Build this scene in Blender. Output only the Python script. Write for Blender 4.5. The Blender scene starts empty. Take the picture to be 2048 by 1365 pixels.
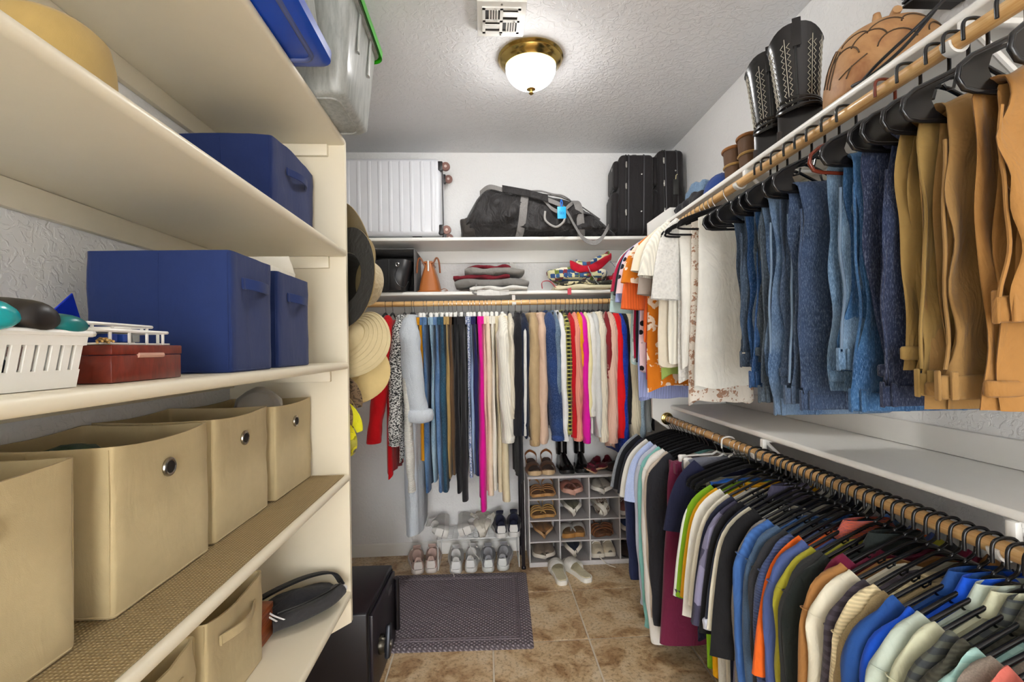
import bpy, bmesh, math, random
import numpy as np
from mathutils import Matrix, Vector
PI = math.pi
SC = bpy.context.scene
COL = SC.collection

# ------------------------------------------------------------------ camera
F_PX, YAW, PITCH, ROLL = 957.0, 0.0544, 0.0148, -0.0196
cam_d = bpy.data.cameras.new('camera'); cam = bpy.data.objects.new('camera', cam_d); COL.objects.link(cam)
cam_d.sensor_fit = 'HORIZONTAL'; cam_d.sensor_width = 36.0; cam_d.lens = 36.0*F_PX/2048.0
cam_d.clip_start = 0.02; cam_d.clip_end = 60
_f = Vector((math.sin(YAW)*math.cos(PITCH), math.cos(YAW)*math.cos(PITCH), math.sin(PITCH)))
_r = Vector((math.cos(YAW), -math.sin(YAW), 0)); _u = _r.cross(_f)
_c, _s = math.cos(ROLL), math.sin(ROLL)
_r2 = _c*_r+_s*_u; _u2 = -_s*_r+_c*_u
cam.matrix_world = Matrix(((_r2.x, _u2.x, -_f.x, 0), (_r2.y, _u2.y, -_f.y, 0), (_r2.z, _u2.z, -_f.z, 1.40), (0, 0, 0, 1)))
SC.camera = cam

# ------------------------------------------------------------------ world, exposure
LAMP_STRENGTH = 66.0
world = bpy.data.worlds.new('world'); SC.world = world; world.use_nodes = True
bg = world.node_tree.nodes['Background']
bg.inputs[0].default_value = (0.98, 0.99, 1.0, 1); bg.inputs[1].default_value = 6.8
SC.view_settings.view_transform = 'Standard'
SC.view_settings.look = 'None'
SC.view_settings.gamma = 1.0
SC.view_settings.use_curve_mapping = False
SC.view_settings.exposure = 0.88

# ------------------------------------------------------------------ helpers
def lin(h):
    if not isinstance(h, str): return tuple(h)
    h = h.lstrip('#')
    out = []
    for i in (0, 2, 4):
        v = int(h[i:i+2], 16)/255.0
        out.append(v/12.92 if v <= .04045 else ((v+.055)/1.055)**2.4)
    return tuple(out)
def scl(c, k): return tuple(min(1.0, x*k) for x in c)
def mix3(a, b, t): return tuple(x*(1-t)+y*t for x, y in zip(a, b))

class NT:
    def __init__(s, name):
        s.m = bpy.data.materials.new(name); s.m.use_nodes = True
        s.t = s.m.node_tree; s.b = s.t.nodes['Principled BSDF']
    def n(s, kind, **kw):
        nd = s.t.nodes.new(kind)
        for k, v in kw.items():
            if k in nd.inputs: nd.inputs[k].default_value = v
            else: setattr(nd, k, v)
        return nd
    def l(s, a, b): s.t.links.new(a, b)
    def coords(s, scale=(1, 1, 1), kind='Object', rot=(0, 0, 0)):
        tc = s.n('ShaderNodeTexCoord'); mp = s.n('ShaderNodeMapping')
        mp.inputs['Scale'].default_value = scale; mp.inputs['Rotation'].default_value = rot
        s.l(tc.outputs[kind], mp.inputs['Vector']); return mp.outputs[0]
    def noise(s, vec, scale, detail=3, rough=.55, dist=0):
        nd = s.n('ShaderNodeTexNoise'); nd.inputs['Scale'].default_value = scale
        nd.inputs['Detail'].default_value = detail; nd.inputs['Roughness'].default_value = rough
        nd.inputs['Distortion'].default_value = dist
        s.l(vec, nd.inputs['Vector']); return nd
    def ramp(s, fac, stops, interp='LINEAR'):
        r = s.n('ShaderNodeValToRGB'); r.color_ramp.interpolation = interp
        el = r.color_ramp.elements
        while len(el) < len(stops): el.new(.5)
        for e, (p, c) in zip(el, stops):
            e.position = p; e.color = (*lin(c), 1) if len(c) != 1 else (c[0],)*3+(1,)
        s.l(fac, r.inputs[0]); return r.outputs[0]
    def mixc(s, fac, a, b, mode='MIX'):
        m = s.n('ShaderNodeMix'); m.data_type = 'RGBA'; m.blend_type = mode
        for sock, v in ((m.inputs[0], fac), (m.inputs[6], a), (m.inputs[7], b)):
            if hasattr(v, 'links') or hasattr(v, 'is_linked'): s.l(v, sock)
            elif isinstance(v, (int, float)): sock.default_value = v
            else: sock.default_value = (*v, 1)
        return m.outputs[2]
    def bump(s, h, strength=.3, dist=.002):
        b = s.n('ShaderNodeBump'); b.inputs['Strength'].default_value = strength; b.inputs['Distance'].default_value = dist
        s.l(h, b.inputs['Height']); s.l(b.outputs[0], s.b.inputs['Normal']); return b
    def col(s, v):
        if hasattr(v, 'is_linked'): s.l(v, s.b.inputs['Base Color'])
        else: s.b.inputs['Base Color'].default_value = (*v, 1)
    def set(s, **kw):
        for k, v in kw.items(): s.b.inputs[k.replace('_', ' ')].default_value = v

MATS = {}
def plain(c, rough=.5, metal=0.0, var=.08, bump=0.0, bscale=60, spec=.5, coat=0.0):
    key = ('plain', c, rough, metal, var, bump, bscale, spec, coat)
    if key in MATS: return MATS[key]
    t = NT('surface_%d' % len(MATS)); cl = lin(c); v = t.coords()
    if var:
        nz = t.noise(v, 14, 4); t.col(t.mixc(nz.outputs[0], scl(cl, 1-var), scl(cl, 1+var)))
    else: t.col(cl)
    t.set(Roughness=rough, Metallic=metal); t.b.inputs['Specular IOR Level'].default_value = spec
    t.b.inputs['Coat Weight'].default_value = coat
    if bump: t.bump(t.noise(v, bscale, 3).outputs[0], bump, .004)
    MATS[key] = t.m; return t.m

def cloth(c, kind='plain', c2=None, scale=1.0, rough=.85, crease=.45):
    key = ('cloth', c, kind, c2, scale, rough, crease)
    if key in MATS: return MATS[key]
    t = NT('cloth_%s_%d' % (kind, len(MATS))); a = lin(c); b = lin(c2) if c2 else scl(a, .6); v = t.coords()
    t.set(Roughness=rough); t.b.inputs['Specular IOR Level'].default_value = .2
    try:
        t.b.inputs['Sheen Weight'].default_value = .12; t.b.inputs['Sheen Roughness'].default_value = .5
    except Exception: pass
    weave = t.noise(v, 900, 2); wr = t.noise(t.coords((1, 1, .45)), 17, 3, .5, 1.6)
    if kind == 'plain':
        nz = t.noise(v, 25, 3); t.col(t.mixc(nz.outputs[0], scl(a, .9), scl(a, 1.08))); t.bump(weave.outputs[0], .25, .001)
    elif kind == 'heather':
        nz = t.noise(v, 420, 2); t.col(t.ramp(nz.outputs[0], [(.3, b), (.7, a)])); t.bump(weave.outputs[0], .3, .001)
    elif kind == 'denim':
        sv = t.coords((520, 520, 110)); st = t.noise(sv, 1.0, 3, .7)
        fd = t.noise(v, 5, 2)
        base = t.ramp(st.outputs[0], [(.32, scl(a, .5)), (.52, a), (.70, mix3(scl(a, 1.5), (.5, .55, .6), .2))])
        t.col(t.mixc(t.ramp(fd.outputs[0], [(.42, (0, 0, 0)), (.75, (.75, .75, .75))]), base, b)); t.bump(st.outputs[0], .3, .001)
    elif kind == 'knit':
        w = t.n('ShaderNodeTexWave'); w.inputs['Scale'].default_value = 55*scale; w.inputs['Distortion'].default_value = .6
        w.bands_direction = 'DIAGONAL'; t.l(t.coords((1, 1, .05)), w.inputs['Vector'])
        t.col(t.mixc(w.outputs[1], scl(a, .84), scl(a, 1.06))); t.bump(w.outputs[1], .35, .003)
    elif kind == 'fleece':
        nz = t.noise(v, 220, 4, .7); t.col(t.mixc(nz.outputs[0], scl(a, .82), scl(a, 1.1))); t.bump(nz.outputs[0], .7, .006)
    elif kind == 'tweed':
        sv = t.coords((95, 95, 170), rot=(.6, .3, .5)); nz = t.noise(sv, 1.0, 2, .6)
        t.col(t.ramp(nz.outputs[0], [(.46, b), (.54, a)])); t.bump(nz.outputs[0], .6, .004)
    elif kind == 'speckle':
        nz = t.noise(v, 170*scale, 2); t.col(t.ramp(nz.outputs[0], [(.47, a), (.53, b)]))
    elif kind == 'stripe':
        w = t.n('ShaderNodeTexWave'); w.bands_direction = 'Z'; w.inputs['Scale'].default_value = 16*scale; t.l(v, w.inputs['Vector'])
        t.col(t.ramp(w.outputs[1], [(.49, a), (.51, b)])); t.bump(weave.outputs[0], .2, .001)
    elif kind == 'rib':
        w = t.n('ShaderNodeTexWave'); w.bands_direction = 'Z'; w.inputs['Scale'].default_value = 42*scale; t.l(v, w.inputs['Vector'])
        t.col(t.mixc(w.outputs[1], scl(a, .8), scl(a, 1.06))); t.bump(w.outputs[1], .5, .004)
    elif kind == 'plaid':
        w = t.n('ShaderNodeTexWave'); w.bands_direction = 'Z'; w.inputs['Scale'].default_value = 14*scale; t.l(v, w.inputs['Vector'])
        w2 = t.n('ShaderNodeTexWave'); w2.bands_direction = 'X'; w2.inputs['Scale'].default_value = 9*scale; t.l(v, w2.inputs['Vector'])
        w3 = t.n('ShaderNodeTexWave'); w3.bands_direction = 'Y'; w3.inputs['Scale'].default_value = 14*scale; t.l(v, w3.inputs['Vector'])
        f1 = t.ramp(w.outputs[1], [(.80, (0, 0, 0)), (.86, (.8, .8, .8))]); f2 = t.ramp(w2.outputs[1], [(.80, (0, 0, 0)), (.86, (.8, .8, .8))])
        f3 = t.ramp(w3.outputs[1], [(.80, (0, 0, 0)), (.86, (.6, .6, .6))])
        b2 = mix3(a, b, .45); t.col(t.mixc(f3, t.mixc(f1, t.mixc(f2, a, b2), b), b2))
    elif kind == 'dots':
        vo = t.n('ShaderNodeTexVoronoi'); vo.inputs['Scale'].default_value = 12*scale; vo.inputs['Randomness'].default_value = .5
        t.l(v, vo.inputs['Vector']); t.col(t.ramp(vo.outputs['Distance'], [(.3, b), (.33, a)]))
    elif kind == 'floral':
        vo = t.n('ShaderNodeTexVoronoi'); vo.inputs['Scale'].default_value = 8*scale
        nz = t.noise(v, 22*scale, 2); mv = t.mixc(.08, v, nz.outputs['Color'], 'ADD')
        t.l(mv, vo.inputs['Vector'])
        t.col(t.ramp(vo.outputs['Distance'], [(.13, scl(a, .5)), (.17, b), (.40, b), (.44, a)]))
    elif kind == 'multi':
        vo = t.n('ShaderNodeTexVoronoi'); vo.distance = 'CHEBYCHEV'; vo.inputs['Scale'].default_value = 40*scale; vo.inputs['Randomness'].default_value = .4
        t.l(v, vo.inputs['Vector'])
        sp = t.n('ShaderNodeSeparateColor'); t.l(vo.outputs['Color'], sp.inputs[0])
        t.col(t.ramp(sp.outputs[0], [(0, '#2d4a78'), (.2, '#cfcaa0'), (.4, '#6f7f3a'), (.55, '#7a3038'), (.7, '#e0dcc8'), (.85, '#3d5f8a')], 'CONSTANT'))
    elif kind == 'geo':
        vo = t.n('ShaderNodeTexVoronoi'); vo.inputs['Scale'].default_value = 9*scale; t.l(v, vo.inputs['Vector'])
        sp = t.n('ShaderNodeSeparateColor'); t.l(vo.outputs['Color'], sp.inputs[0])
        t.col(t.ramp(sp.outputs[0], [(0, a), (.35, b), (.7, scl(a, 1.5))], 'CONSTANT'))
    elif kind == 'camo':
        nz = t.noise(v, 26*scale, 3, .6, 1.0)
        t.col(t.ramp(nz.outputs[0], [(0, b), (.42, a), (.55, scl(a, .45)), (.62, mix3(a, b, .5))], 'CONSTANT'))
    elif kind == 'lace':
        vo = t.n('ShaderNodeTexVoronoi'); vo.inputs['Scale'].default_value = 90*scale; t.l(v, vo.inputs['Vector'])
        t.col(t.mixc(vo.outputs['Distance'], scl(a, .84), scl(a, 1.04))); t.bump(vo.outputs['Distance'], .6, .004)
    # soft creases of the fabric under the weave
    b0 = t.n('ShaderNodeBump'); b0.inputs['Strength'].default_value = crease; b0.inputs['Distance'].default_value = .016; t.l(wr.outputs[0], b0.inputs['Height'])
    if t.b.inputs['Normal'].is_linked: t.l(b0.outputs[0], t.b.inputs['Normal'].links[0].from_node.inputs['Normal'])
    else: t.l(b0.outputs[0], t.b.inputs['Normal'])
    MATS[key] = t.m; return t.m

def wood(c, c2, scale=(3, 3, 30), rough=.45, coat=.2):
    key = ('wood', c, c2, scale)
    if key in MATS: return MATS[key]
    t = NT('wood_%d' % len(MATS)); v = t.coords(scale); nz = t.noise(v, 3.0, 4, .6, .8)
    t.col(t.ramp(nz.outputs[0], [(.3, c2), (.62, c)])); t.set(Roughness=rough)
    t.b.inputs['Coat Weight'].default_value = coat; MATS[key] = t.m; return t.m

# ---- mesh builder
class MB:
    def __init__(s): s.v = []; s.f = []
    def add(s, vs, fs):
        o = len(s.v); s.v.extend([tuple(map(float, p)) for p in vs]); s.f.extend([tuple(i+o for i in q) for q in fs]); return s
    def box(s, x0, x1, y0, y1, z0, z1):
        return s.add([(x0, y0, z0), (x1, y0, z0), (x1, y1, z0), (x0, y1, z0), (x0, y0, z1), (x1, y0, z1), (x1, y1, z1), (x0, y1, z1)],
                     [(0, 3, 2, 1), (4, 5, 6, 7), (0, 1, 5, 4), (1, 2, 6, 5), (2, 3, 7, 6), (3, 0, 4, 7)])
    def rbox(s, x0, x1, y0, y1, z0, z1, r=.004, seg=2):
        bm = bmesh.new(); bmesh.ops.create_cube(bm, size=1.0)
        for v in bm.verts:
            v.co = ((x0+x1)/2+v.co.x*(x1-x0), (y0+y1)/2+v.co.y*(y1-y0), (z0+z1)/2+v.co.z*(z1-z0))
        r = min(r, abs(x1-x0)*.49, abs(y1-y0)*.49, abs(z1-z0)*.49)
        bmesh.ops.bevel(bm, geom=bm.edges[:], offset=r, segments=seg, affect='EDGES', profile=.5)
        bm.verts.index_update(); vs = [v.co[:] for v in bm.verts]; fs = [[v.index for v in f.verts] for f in bm.faces]; bm.free()
        return s.add(vs, fs)
    def loft(s, rings, cap0=True, cap1=True, closed=True):
        n = len(rings[0]); vs = [p for r in rings for p in r]; fs = []
        for i in range(len(rings)-1):
            for j in range(n if closed else n-1):
                k = (j+1) % n
                fs.append((i*n+j, i*n+k, (i+1)*n+k, (i+1)*n+j))
        if cap0 and closed: fs.append(tuple(reversed(range(n))))
        if cap1 and closed: m = (len(rings)-1)*n; fs.append(tuple(range(m, m+n)))
        return s.add(vs, fs)
    def etube(s, path, ra, rb, A, n=14, warp=None, cap0=True, cap1=True, pw=1.0):
        path = [np.array(p, float) for p in path]; A = np.array(A, float); A /= np.linalg.norm(A); rings = []
        N = len(path)
        for i, p in enumerate(path):
            t = path[min(i+1, N-1)]-path[max(i-1, 0)]; t /= (np.linalg.norm(t)+1e-9)
            B = np.cross(t, A); B /= (np.linalg.norm(B)+1e-9)
            a = ra[i] if hasattr(ra, '__len__') else ra; b = rb[i] if hasattr(rb, '__len__') else rb
            ring = []
            for j in range(n):
                ph = 2*PI*j/n; ca, sa = math.cos(ph), math.sin(ph)
                if pw != 1.0: ca = math.copysign(abs(ca)**pw, ca); sa = math.copysign(abs(sa)**pw, sa)
                k = 0.0; kb = 0.0
                if warp: k, kb = warp(i/(N-1), ph)
                ring.append(p+A*(a*ca+k)+B*(b*sa+kb))
            rings.append(ring)
        return s.loft(rings, cap0, cap1)
    def tube(s, path, r, n=6, closed=False, caps=True):
        P = [np.array(p, float) for p in path]; N = len(P); rings = []
        t0 = P[1]-P[0]; t0 /= np.linalg.norm(t0)+1e-9
        up = np.array([0, 0, 1.]) if abs(t0[2]) < .9 else np.array([1., 0, 0])
        nrm = np.cross(t0, up); nrm /= np.linalg.norm(nrm)
        for i in range(N):
            a = P[(i-1) % N] if closed else P[max(i-1, 0)]; b = P[(i+1) % N] if closed else P[min(i+1, N-1)]
            t = b-a; t /= np.linalg.norm(t)+1e-9
            nrm = nrm-t*np.dot(nrm, t); l = np.linalg.norm(nrm)
            nrm = nrm/l if l > 1e-6 else np.cross(t, [0, 1, .3])
            bn = np.cross(t, nrm); rr = r[i] if hasattr(r, '__len__') else r
            rings.append([P[i]+rr*(math.cos(2*PI*j/n)*nrm+math.sin(2*PI*j/n)*bn) for j in range(n)])
        if closed: rings.append(rings[0]); return s.loft(rings, False, False)
        return s.loft(rings, caps, caps)
    def lathe(s, prof, n=24, c=(0, 0, 0), axis='Z', cap=True, amp=None):
        rings = []
        for r, h in prof:
            ring = []
            for j in range(n):
                ph = 2*PI*j/n; rr = r*(1+(amp(ph, h) if amp else 0)); x, y = rr*math.cos(ph), rr*math.sin(ph)
                p = (x, y, h) if axis == 'Z' else ((h, x, y) if axis == 'X' else (y, h, x))
                ring.append((p[0]+c[0], p[1]+c[1], p[2]+c[2]))
            rings.append(ring)
        return s.loft(rings, cap and prof[0][0] > 1e-6, cap and prof[-1][0] > 1e-6)
    def cyl(s, p0, p1, r, n=12): return s.tube([p0, p1], r, n)
    def ribbon(s, path, A, w, th):
        return s.etube(path, w/2, th/2, A, n=8, pw=.35)
    def xf(s, M):
        M = np.array(M); V = np.array(s.v); V = V@M[:3, :3].T+M[:3, 3]; s.v = [tuple(p) for p in V]; return s

def obj(name, mb, mat, parent=None, loc=None, rot=None, smooth=40):
    me = bpy.data.meshes.new(name); me.from_pydata(mb.v, [], mb.f); me.update()
    if smooth:
        me.shade_smooth()
        if smooth < 180:
            try: me.set_sharp_from_angle(angle=math.radians(smooth))
            except Exception: pass
    if mat is not None: me.materials.append(mat)
    o = bpy.data.objects.new(name, me); COL.objects.link(o)
    if parent is not None: o.parent = parent
    if loc is not None: o.location = loc
    if rot is not None: o.rotation_euler = rot
    return o
def tag(o, label, cat, group=None):
    o['label'] = label; o['category'] = cat
    if group: o['group'] = group
    return o
def thing(name, label, cat, loc=(0, 0, 0), rz=0.0, group=None, rot=None):
    o = bpy.data.objects.new(name, None); COL.objects.link(o); o.empty_display_size = .05
    o.location = loc; o.rotation_euler = rot if rot else (0, 0, rz)
    return tag(o, label, cat, group)
def struct(name, mb, mat, parent=None, **kw):
    o = obj(name, mb, mat, parent, **kw)
    if parent is None: o['kind'] = 'structure'
    return o
def copy_tree(o, parent=None):
    c = o.copy(); COL.objects.link(c); c.parent = parent
    for ch in list(o.children): copy_tree(ch, c)
    return c
def spline(pts, n=8):
    P = [np.array(p, float) for p in pts]; out = []
    for i in range(len(P)-1):
        p0 = P[max(i-1, 0)]; p1 = P[i]; p2 = P[i+1]; p3 = P[min(i+2, len(P)-1)]
        for k in range(n):
            t = k/n
            out.append(.5*((2*p1)+(-p0+p2)*t+(2*p0-5*p1+4*p2-p3)*t*t+(-p0+3*p1-3*p2+p3)*t**3))
    out.append(P[-1]); return out
def rring(x0, x1, y0, y1, r, z, n=6, seg=4):
    pts = []
    for cx, cy, a0 in ((x1-r, y1-r, 0), (x0+r, y1-r, PI/2), (x0+r, y0+r, PI), (x1-r, y0+r, 1.5*PI)):
        arc = [(cx+r*math.cos(a0+PI/2*k/seg), cy+r*math.sin(a0+PI/2*k/seg), z) for k in range(seg+1)]
        pts.append(arc)
    out = []
    for i, a in enumerate(pts):
        out += a; b = pts[(i+1) % 4][0]; e = a[-1]
        for k in range(1, n): out.append(tuple(e[q]+(b[q]-e[q])*k/n for q in range(3)))
    return out
# ------------------------------------------------------------------ the room
XL, XR, YB, YF, ZC = -0.96, 1.327, 3.33, -2.60, 2.77
def wall_mat(c, strength=.28, scale=38):
    t = NT('painted_plaster_%d' % len(MATS)); MATS[('wall', c, scale)] = t.m; v = t.coords()
    nz = t.noise(v, scale, 3, .5, 1.2); r = t.ramp(nz.outputs[0], [(.46, (0, 0, 0)), (.56, (1, 1, 1))])
    big = t.noise(v, 3, 2); a = lin(c); t.col(t.mixc(big.outputs[0], scl(a, .95), scl(a, 1.03)))
    t.set(Roughness=.6); t.bump(r, strength, .004); return t.m
M_WALL = wall_mat('#edecea'); M_CEIL = wall_mat('#dededf', .4, 30)
M_WHITE = plain('#eceae4', .35, var=.03, bump=.06, bscale=25)
M_CREAM = plain('#e8dec6', .38, var=.03, bump=.08, bscale=25)
struct('wall_back', MB().box(XL-.1, XR+.1, YB, YB+.1, 0, ZC), M_WALL, smooth=0)
struct('wall_left', MB().box(XL-.1, XL, YF, YB, 0, ZC), M_WALL, smooth=0)
struct('wall_right', MB().box(XR, XR+.1, YF, YB, 0, ZC), M_WALL, smooth=0)
wf = MB().box(XL, -.75, YF-.1, YF, 0, ZC).box(.75, XR, YF-.1, YF, 0, ZC).box(-.75, .75, YF-.1, YF, 2.35, ZC)  # unseen end wall, its opening set back and sized to shape the fill light
struct('wall_front', wf, M_WALL, smooth=0)
struct('ceiling', MB().box(XL-.1, XR+.1, YF-.1, YB+.1, ZC, ZC+.1), M_CEIL, smooth=0)
fl = struct('floor', MB().box(XL-.1, XR+.1, YF-.1, YB+.1, -.1, -.004), plain('#d8ccb8', .9), smooth=0)
def tile_mat():
    out = []
    for k in range(4):
        t = NT('floor_tile_%d' % k); v = t.coords()
        mp = t.n('ShaderNodeVectorMath'); mp.operation = 'ADD'; mp.inputs[1].default_value = (k*3.1, k*1.7, 0); t.l(v, mp.inputs[0])
        big = t.noise(mp.outputs[0], 7, 5, .62, .6); fine = t.noise(mp.outputs[0], 60, 4, .7)
        a = t.ramp(big.outputs[0], [(.26, '#5f452f'), (.38, '#a8845c'), (.50, '#d0b48c'), (.75, '#e4d2b4')])
        f = t.ramp(fine.outputs[0], [(.36, (.42, .36, .30)), (.50, (1, 1, 1))])
        t.col(t.mixc(.75, a, f, 'MULTIPLY')); t.set(Roughness=.38); t.bump(fine.outputs[0], .12, .003); out.append(t.m)
    return out
TM = tile_mat(); tile_me = []
for k in range(4):
    mb = MB().rbox(-.2265, .2265, -.2285, .2285, -.006, 0, .003, 1); o = obj('tile', mb, TM[k], fl, smooth=0); tile_me.append(o.data); bpy.data.objects.remove(o)
rnd = random.Random(5)
for i in range(-4, 3):
    for j in range(-12, 4):
        x = .467+(i+.5)*.46; y = 2.291+(j+.5)*.464
        if x-.2265 > XR or x+.2265 < XL or y-.2285 > YB or y+.2285 < YF: continue
        o = bpy.data.objects.new('tile', tile_me[rnd.randrange(4)]); COL.objects.link(o); o.parent = fl; o.location = (x, y, 0); o.rotation_euler = (0, 0, PI*rnd.randrange(2))
bb = [(0, 0), (.013, 0), (.013, .055), (.010, .065), (.010, .075), (.004, .085), (0, .085)]
def baseboard(name, p0, p1, nrm):
    rings = [[(p[0]+nrm[0]*d, p[1]+nrm[1]*d, z) for d, z in bb] for p in (p0, p1)]
    return struct(name, MB().loft(rings), M_WHITE, smooth=20)
baseboard('baseboard_back', (XL, YB), (XR, YB), (0, -1))
baseboard('baseboard_left', (XL, YF), (XL, YB), (1, 0))
baseboard('baseboard_right', (XR, YF), (XR, YB), (-1, 0))

# ------------------------------------------------------------------ ceiling fixtures
def glow_mat():
    t = NT('lamp_glass'); v = t.coords(); t.set(Roughness=.2); t.col((.9, .9, .88))
    t.b.inputs['Emission Color'].default_value = (1.0, .985, .965, 1)
    # glow graded by height, dim at the rim to limit the ceiling hot spot
    sp = t.n('ShaderNodeSeparateXYZ'); t.l(v, sp.inputs[0]); mr = t.n('ShaderNodeMapRange')
    for k_, x_ in (('From Min', -.06), ('From Max', -.135), ('To Min', LAMP_STRENGTH*.05), ('To Max', LAMP_STRENGTH)): mr.inputs[k_].default_value = x_
    t.l(sp.outputs[2], mr.inputs[0]); t.l(mr.outputs[0], t.b.inputs['Emission Strength'])
    return t.m
M_BRASS = plain('#b59a5a', .18, 1.0, .05)
L = thing('ceiling_light', 'flush dome ceiling light with ribbed glowing glass and brass rim', 'ceiling light', (.235, 2.23, ZC))
obj('brass_rim', MB().lathe([(.09, 0), (.152, 0), (.154, -.006), (.147, -.012), (.149, -.020), (.143, -.030), (.136, -.036), (.125, -.047), (.123, -.05), (.113, -.05), (.108, -.03)], 48), M_BRASS, L)
prof = [(.119*math.cos(a), -.047-.098*math.sin(a)) for a in np.linspace(0, PI/2*.96, 14)]
obj('glass_shade', MB().lathe(prof, 96, amp=lambda p, h: .012*math.sin(48*p)), glow_mat(), L)
obj('finial', MB().lathe([(.001, -.140), (.010, -.142), (.022, -.147), (.022, -.152), (.010, -.157), (.008, -.165), (.012, -.170), (.006, -.176), (.001, -.178)], 16), M_BRASS, L)
V = thing('ceiling_vent', 'square white ceiling air vent with louvers in four quarters', 'vent', (.087, 1.94, ZC))
fr = MB().rbox(-.098, .098, -.105, .105, -.024, 0, .003)
obj('frame', fr, M_WHITE, V, smooth=30)
obj('duct_backing', MB().box(-.07, .07, -.07, .07, -.0255, -.0235), plain('#2c2a28', .8), V)
for qx, qy, d in ((-1, 1, 0), (1, 1, 1), (-1, -1, 0), (1, -1, 1)):
    d = 0 if (qx*qy < 0) else 1
    if d == 1: d = 1
    for k in range(6):
        o = -.026+k*.0105
        m = MB()
        if d == 0: m.box(-.031, .031, o-.0032, o+.0032, -.0285, -.025)
        else: m.box(o-.0032, o+.0032, -.031, .031, -.0285, -.025)
        obj('louver', m, M_WHITE, V, loc=(qx*.036, qy*.036, 0), rot=(.25 if d == 0 else 0, 0 if d == 0 else .25, 0), smooth=0)
cr = MB().box(-.075, .075, -.006, .006, -.030, -.023).box(-.006, .006, -.075, .075, -.030, -.023)
for s in (-1, 1): cr.box(s*.071-.006, s*.071+.006, -.078, .078, -.030, -.023).box(-.078, .078, s*.071-.006, s*.071+.006, -.030, -.023)
obj('grille_bars', cr, M_WHITE, V, smooth=0)
for s in (-1, 1): obj('screw', MB().lathe([(.0001, -.033), (.004, -.032), (.004, -.029)], 10), plain('#8a8780', .4, .8), V, loc=(0, s*.09, .005))

# ------------------------------------------------------------------ left shelving unit
def shelf_mb(x0, x1, y0, y1, ztop, th, axis='X', front=1, r=.012):
    # board with a bullnose on its front edge; front = sign of the front direction along axis
    prof = []
    for k in range(9):
        a = -PI/2+PI*k/8; prof.append((math.cos(a)*r, math.sin(a)*th/2))
    mb = MB()
    if axis == 'X':
        fx = x1 if front > 0 else x0; bx = x0 if front > 0 else x1
        sec = [(fx-front*(r-p[0]), ztop-th/2+p[1]) for p in prof]+[(bx, ztop), (bx, ztop-th)]
        rings = [[(x, y, z) for x, z in sec] for y in (y0, y1)]
    else:
        fy = y0 if front < 0 else y1; by = y1 if front < 0 else y0
        sec = [(fy-front*(r-p[0]), ztop-th/2+p[1]) for p in prof]+[(by, ztop), (by, ztop-th)]
        rings = [[(x, y, z) for y, z in sec] for x in (x0, x1)]
    mb.loft(rings); return mb
def fix(o):
    bm = bmesh.new(); bm.from_mesh(o.data); bmesh.ops.recalc_face_normals(bm, faces=bm.faces); bm.to_mesh(o.data); bm.free(); return o
XF, PY = -.525, 1.845
S1, S2, S3, S4, S5 = 2.212, 1.786, 1.358, .935, .497
U = thing('shelving_unit', 'cream painted built-in shelves with five boards along the left wall', 'shelving', (-.74, .8, .3))
def rel(root, mb): return mb.xf(Matrix.Translation(-Vector(root.location)))
poly = [(XF, .38), (XF, 2.205), (XL+.001, 2.205), (XL+.001, .31), (-.66, .31)]
pm = MB(); pm.loft([[(x, y, z) for x, z in poly] for y in (PY, PY+.020)])
fix(obj('side_panel', rel(U, pm), M_CREAM, U, smooth=0))
for z in (S1, S2, S3, S4, S5):
    fix(obj('shelf', rel(U, shelf_mb(XL+.001, XF+.004, -.35, PY, z, .026, 'X', 1)), M_CREAM, U))
    obj('cleat', rel(U, MB().rbox(XL+.001, XL+.019, -.35, PY-.001, z-.026-.060, z-.027, .002)), M_CREAM, U, smooth=30)
    obj('end_cleat', rel(U, MB().rbox(XL+.02, XF-.06, PY-.018, PY-.001, z-.026-.045, z-.027, .002)), M_CREAM, U, smooth=30)

# ------------------------------------------------------------------ back shelves
BS1, BS2, BYF = 2.10, 1.760, 2.99
B = thing('back_shelves', 'two long white wall shelves across the back wall with a middle post', 'shelving', (.18, 3.3, 1.7))
for z in (BS1, BS2):
    fix(obj('shelf', rel(B, shelf_mb(XL+.002, XR-.002, BYF, YB-.001, z, .022, 'Y', -1, .006)), M_WHITE, B))
    obj('cleat', rel(B, MB().rbox(XL+.003, XR-.003, YB-.020, YB-.001, z-.022-.085, z-.0225, .003)), M_WHITE, B, smooth=30)
obj('bracket_post', rel(B, MB().rbox(.172, .198, YB-.045, YB-.021, BS2+.001, BS1-.108, .003)), M_WHITE, B, smooth=30)
obj('bracket_post', rel(B, MB().rbox(.15, .22, YB-.012, YB-.001, BS2+.001, BS1-.108, .003)), M_WHITE, B, smooth=30)
RODM = wood('#e6bd80', '#d09a58', (3, 60, 60)); RODY = wood('#e6bd80', '#cf9653', (60, 3, 60))
BRZ, BRY = 1.686, 3.0
R = thing('closet_rod', 'long round wooden hanging rod across the back wall', 'closet rod', (.18, BRY, BRZ))
obj('rod', MB().cyl((XL+.002-.18, 0, 0), (XR-.002-.18, 0, 0), .0165, 24), RODM, R)
hk = MB(); arc = [(0, .0205*math.cos(a), .0205*math.sin(a)) for a in np.linspace(-PI*1.02, .02, 12)]
hk.etube(arc, .013, .003, (1, 0, 0), 8, pw=.4); hk.rbox(-.011, .011, .016, .024, 0, BS2-.022-BRZ-.001, .002)
obj('rod_bracket', hk, M_WHITE, R)
for x in (XL+.012-.18, XR-.012-.18):
    obj('flange', MB().lathe([(.017, -.009), (.03, -.008), (.033, 0), (.03, .008), (.017, .009)], 20, axis='X'), M_BRASS, R, loc=(x, 0, 0))

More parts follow.
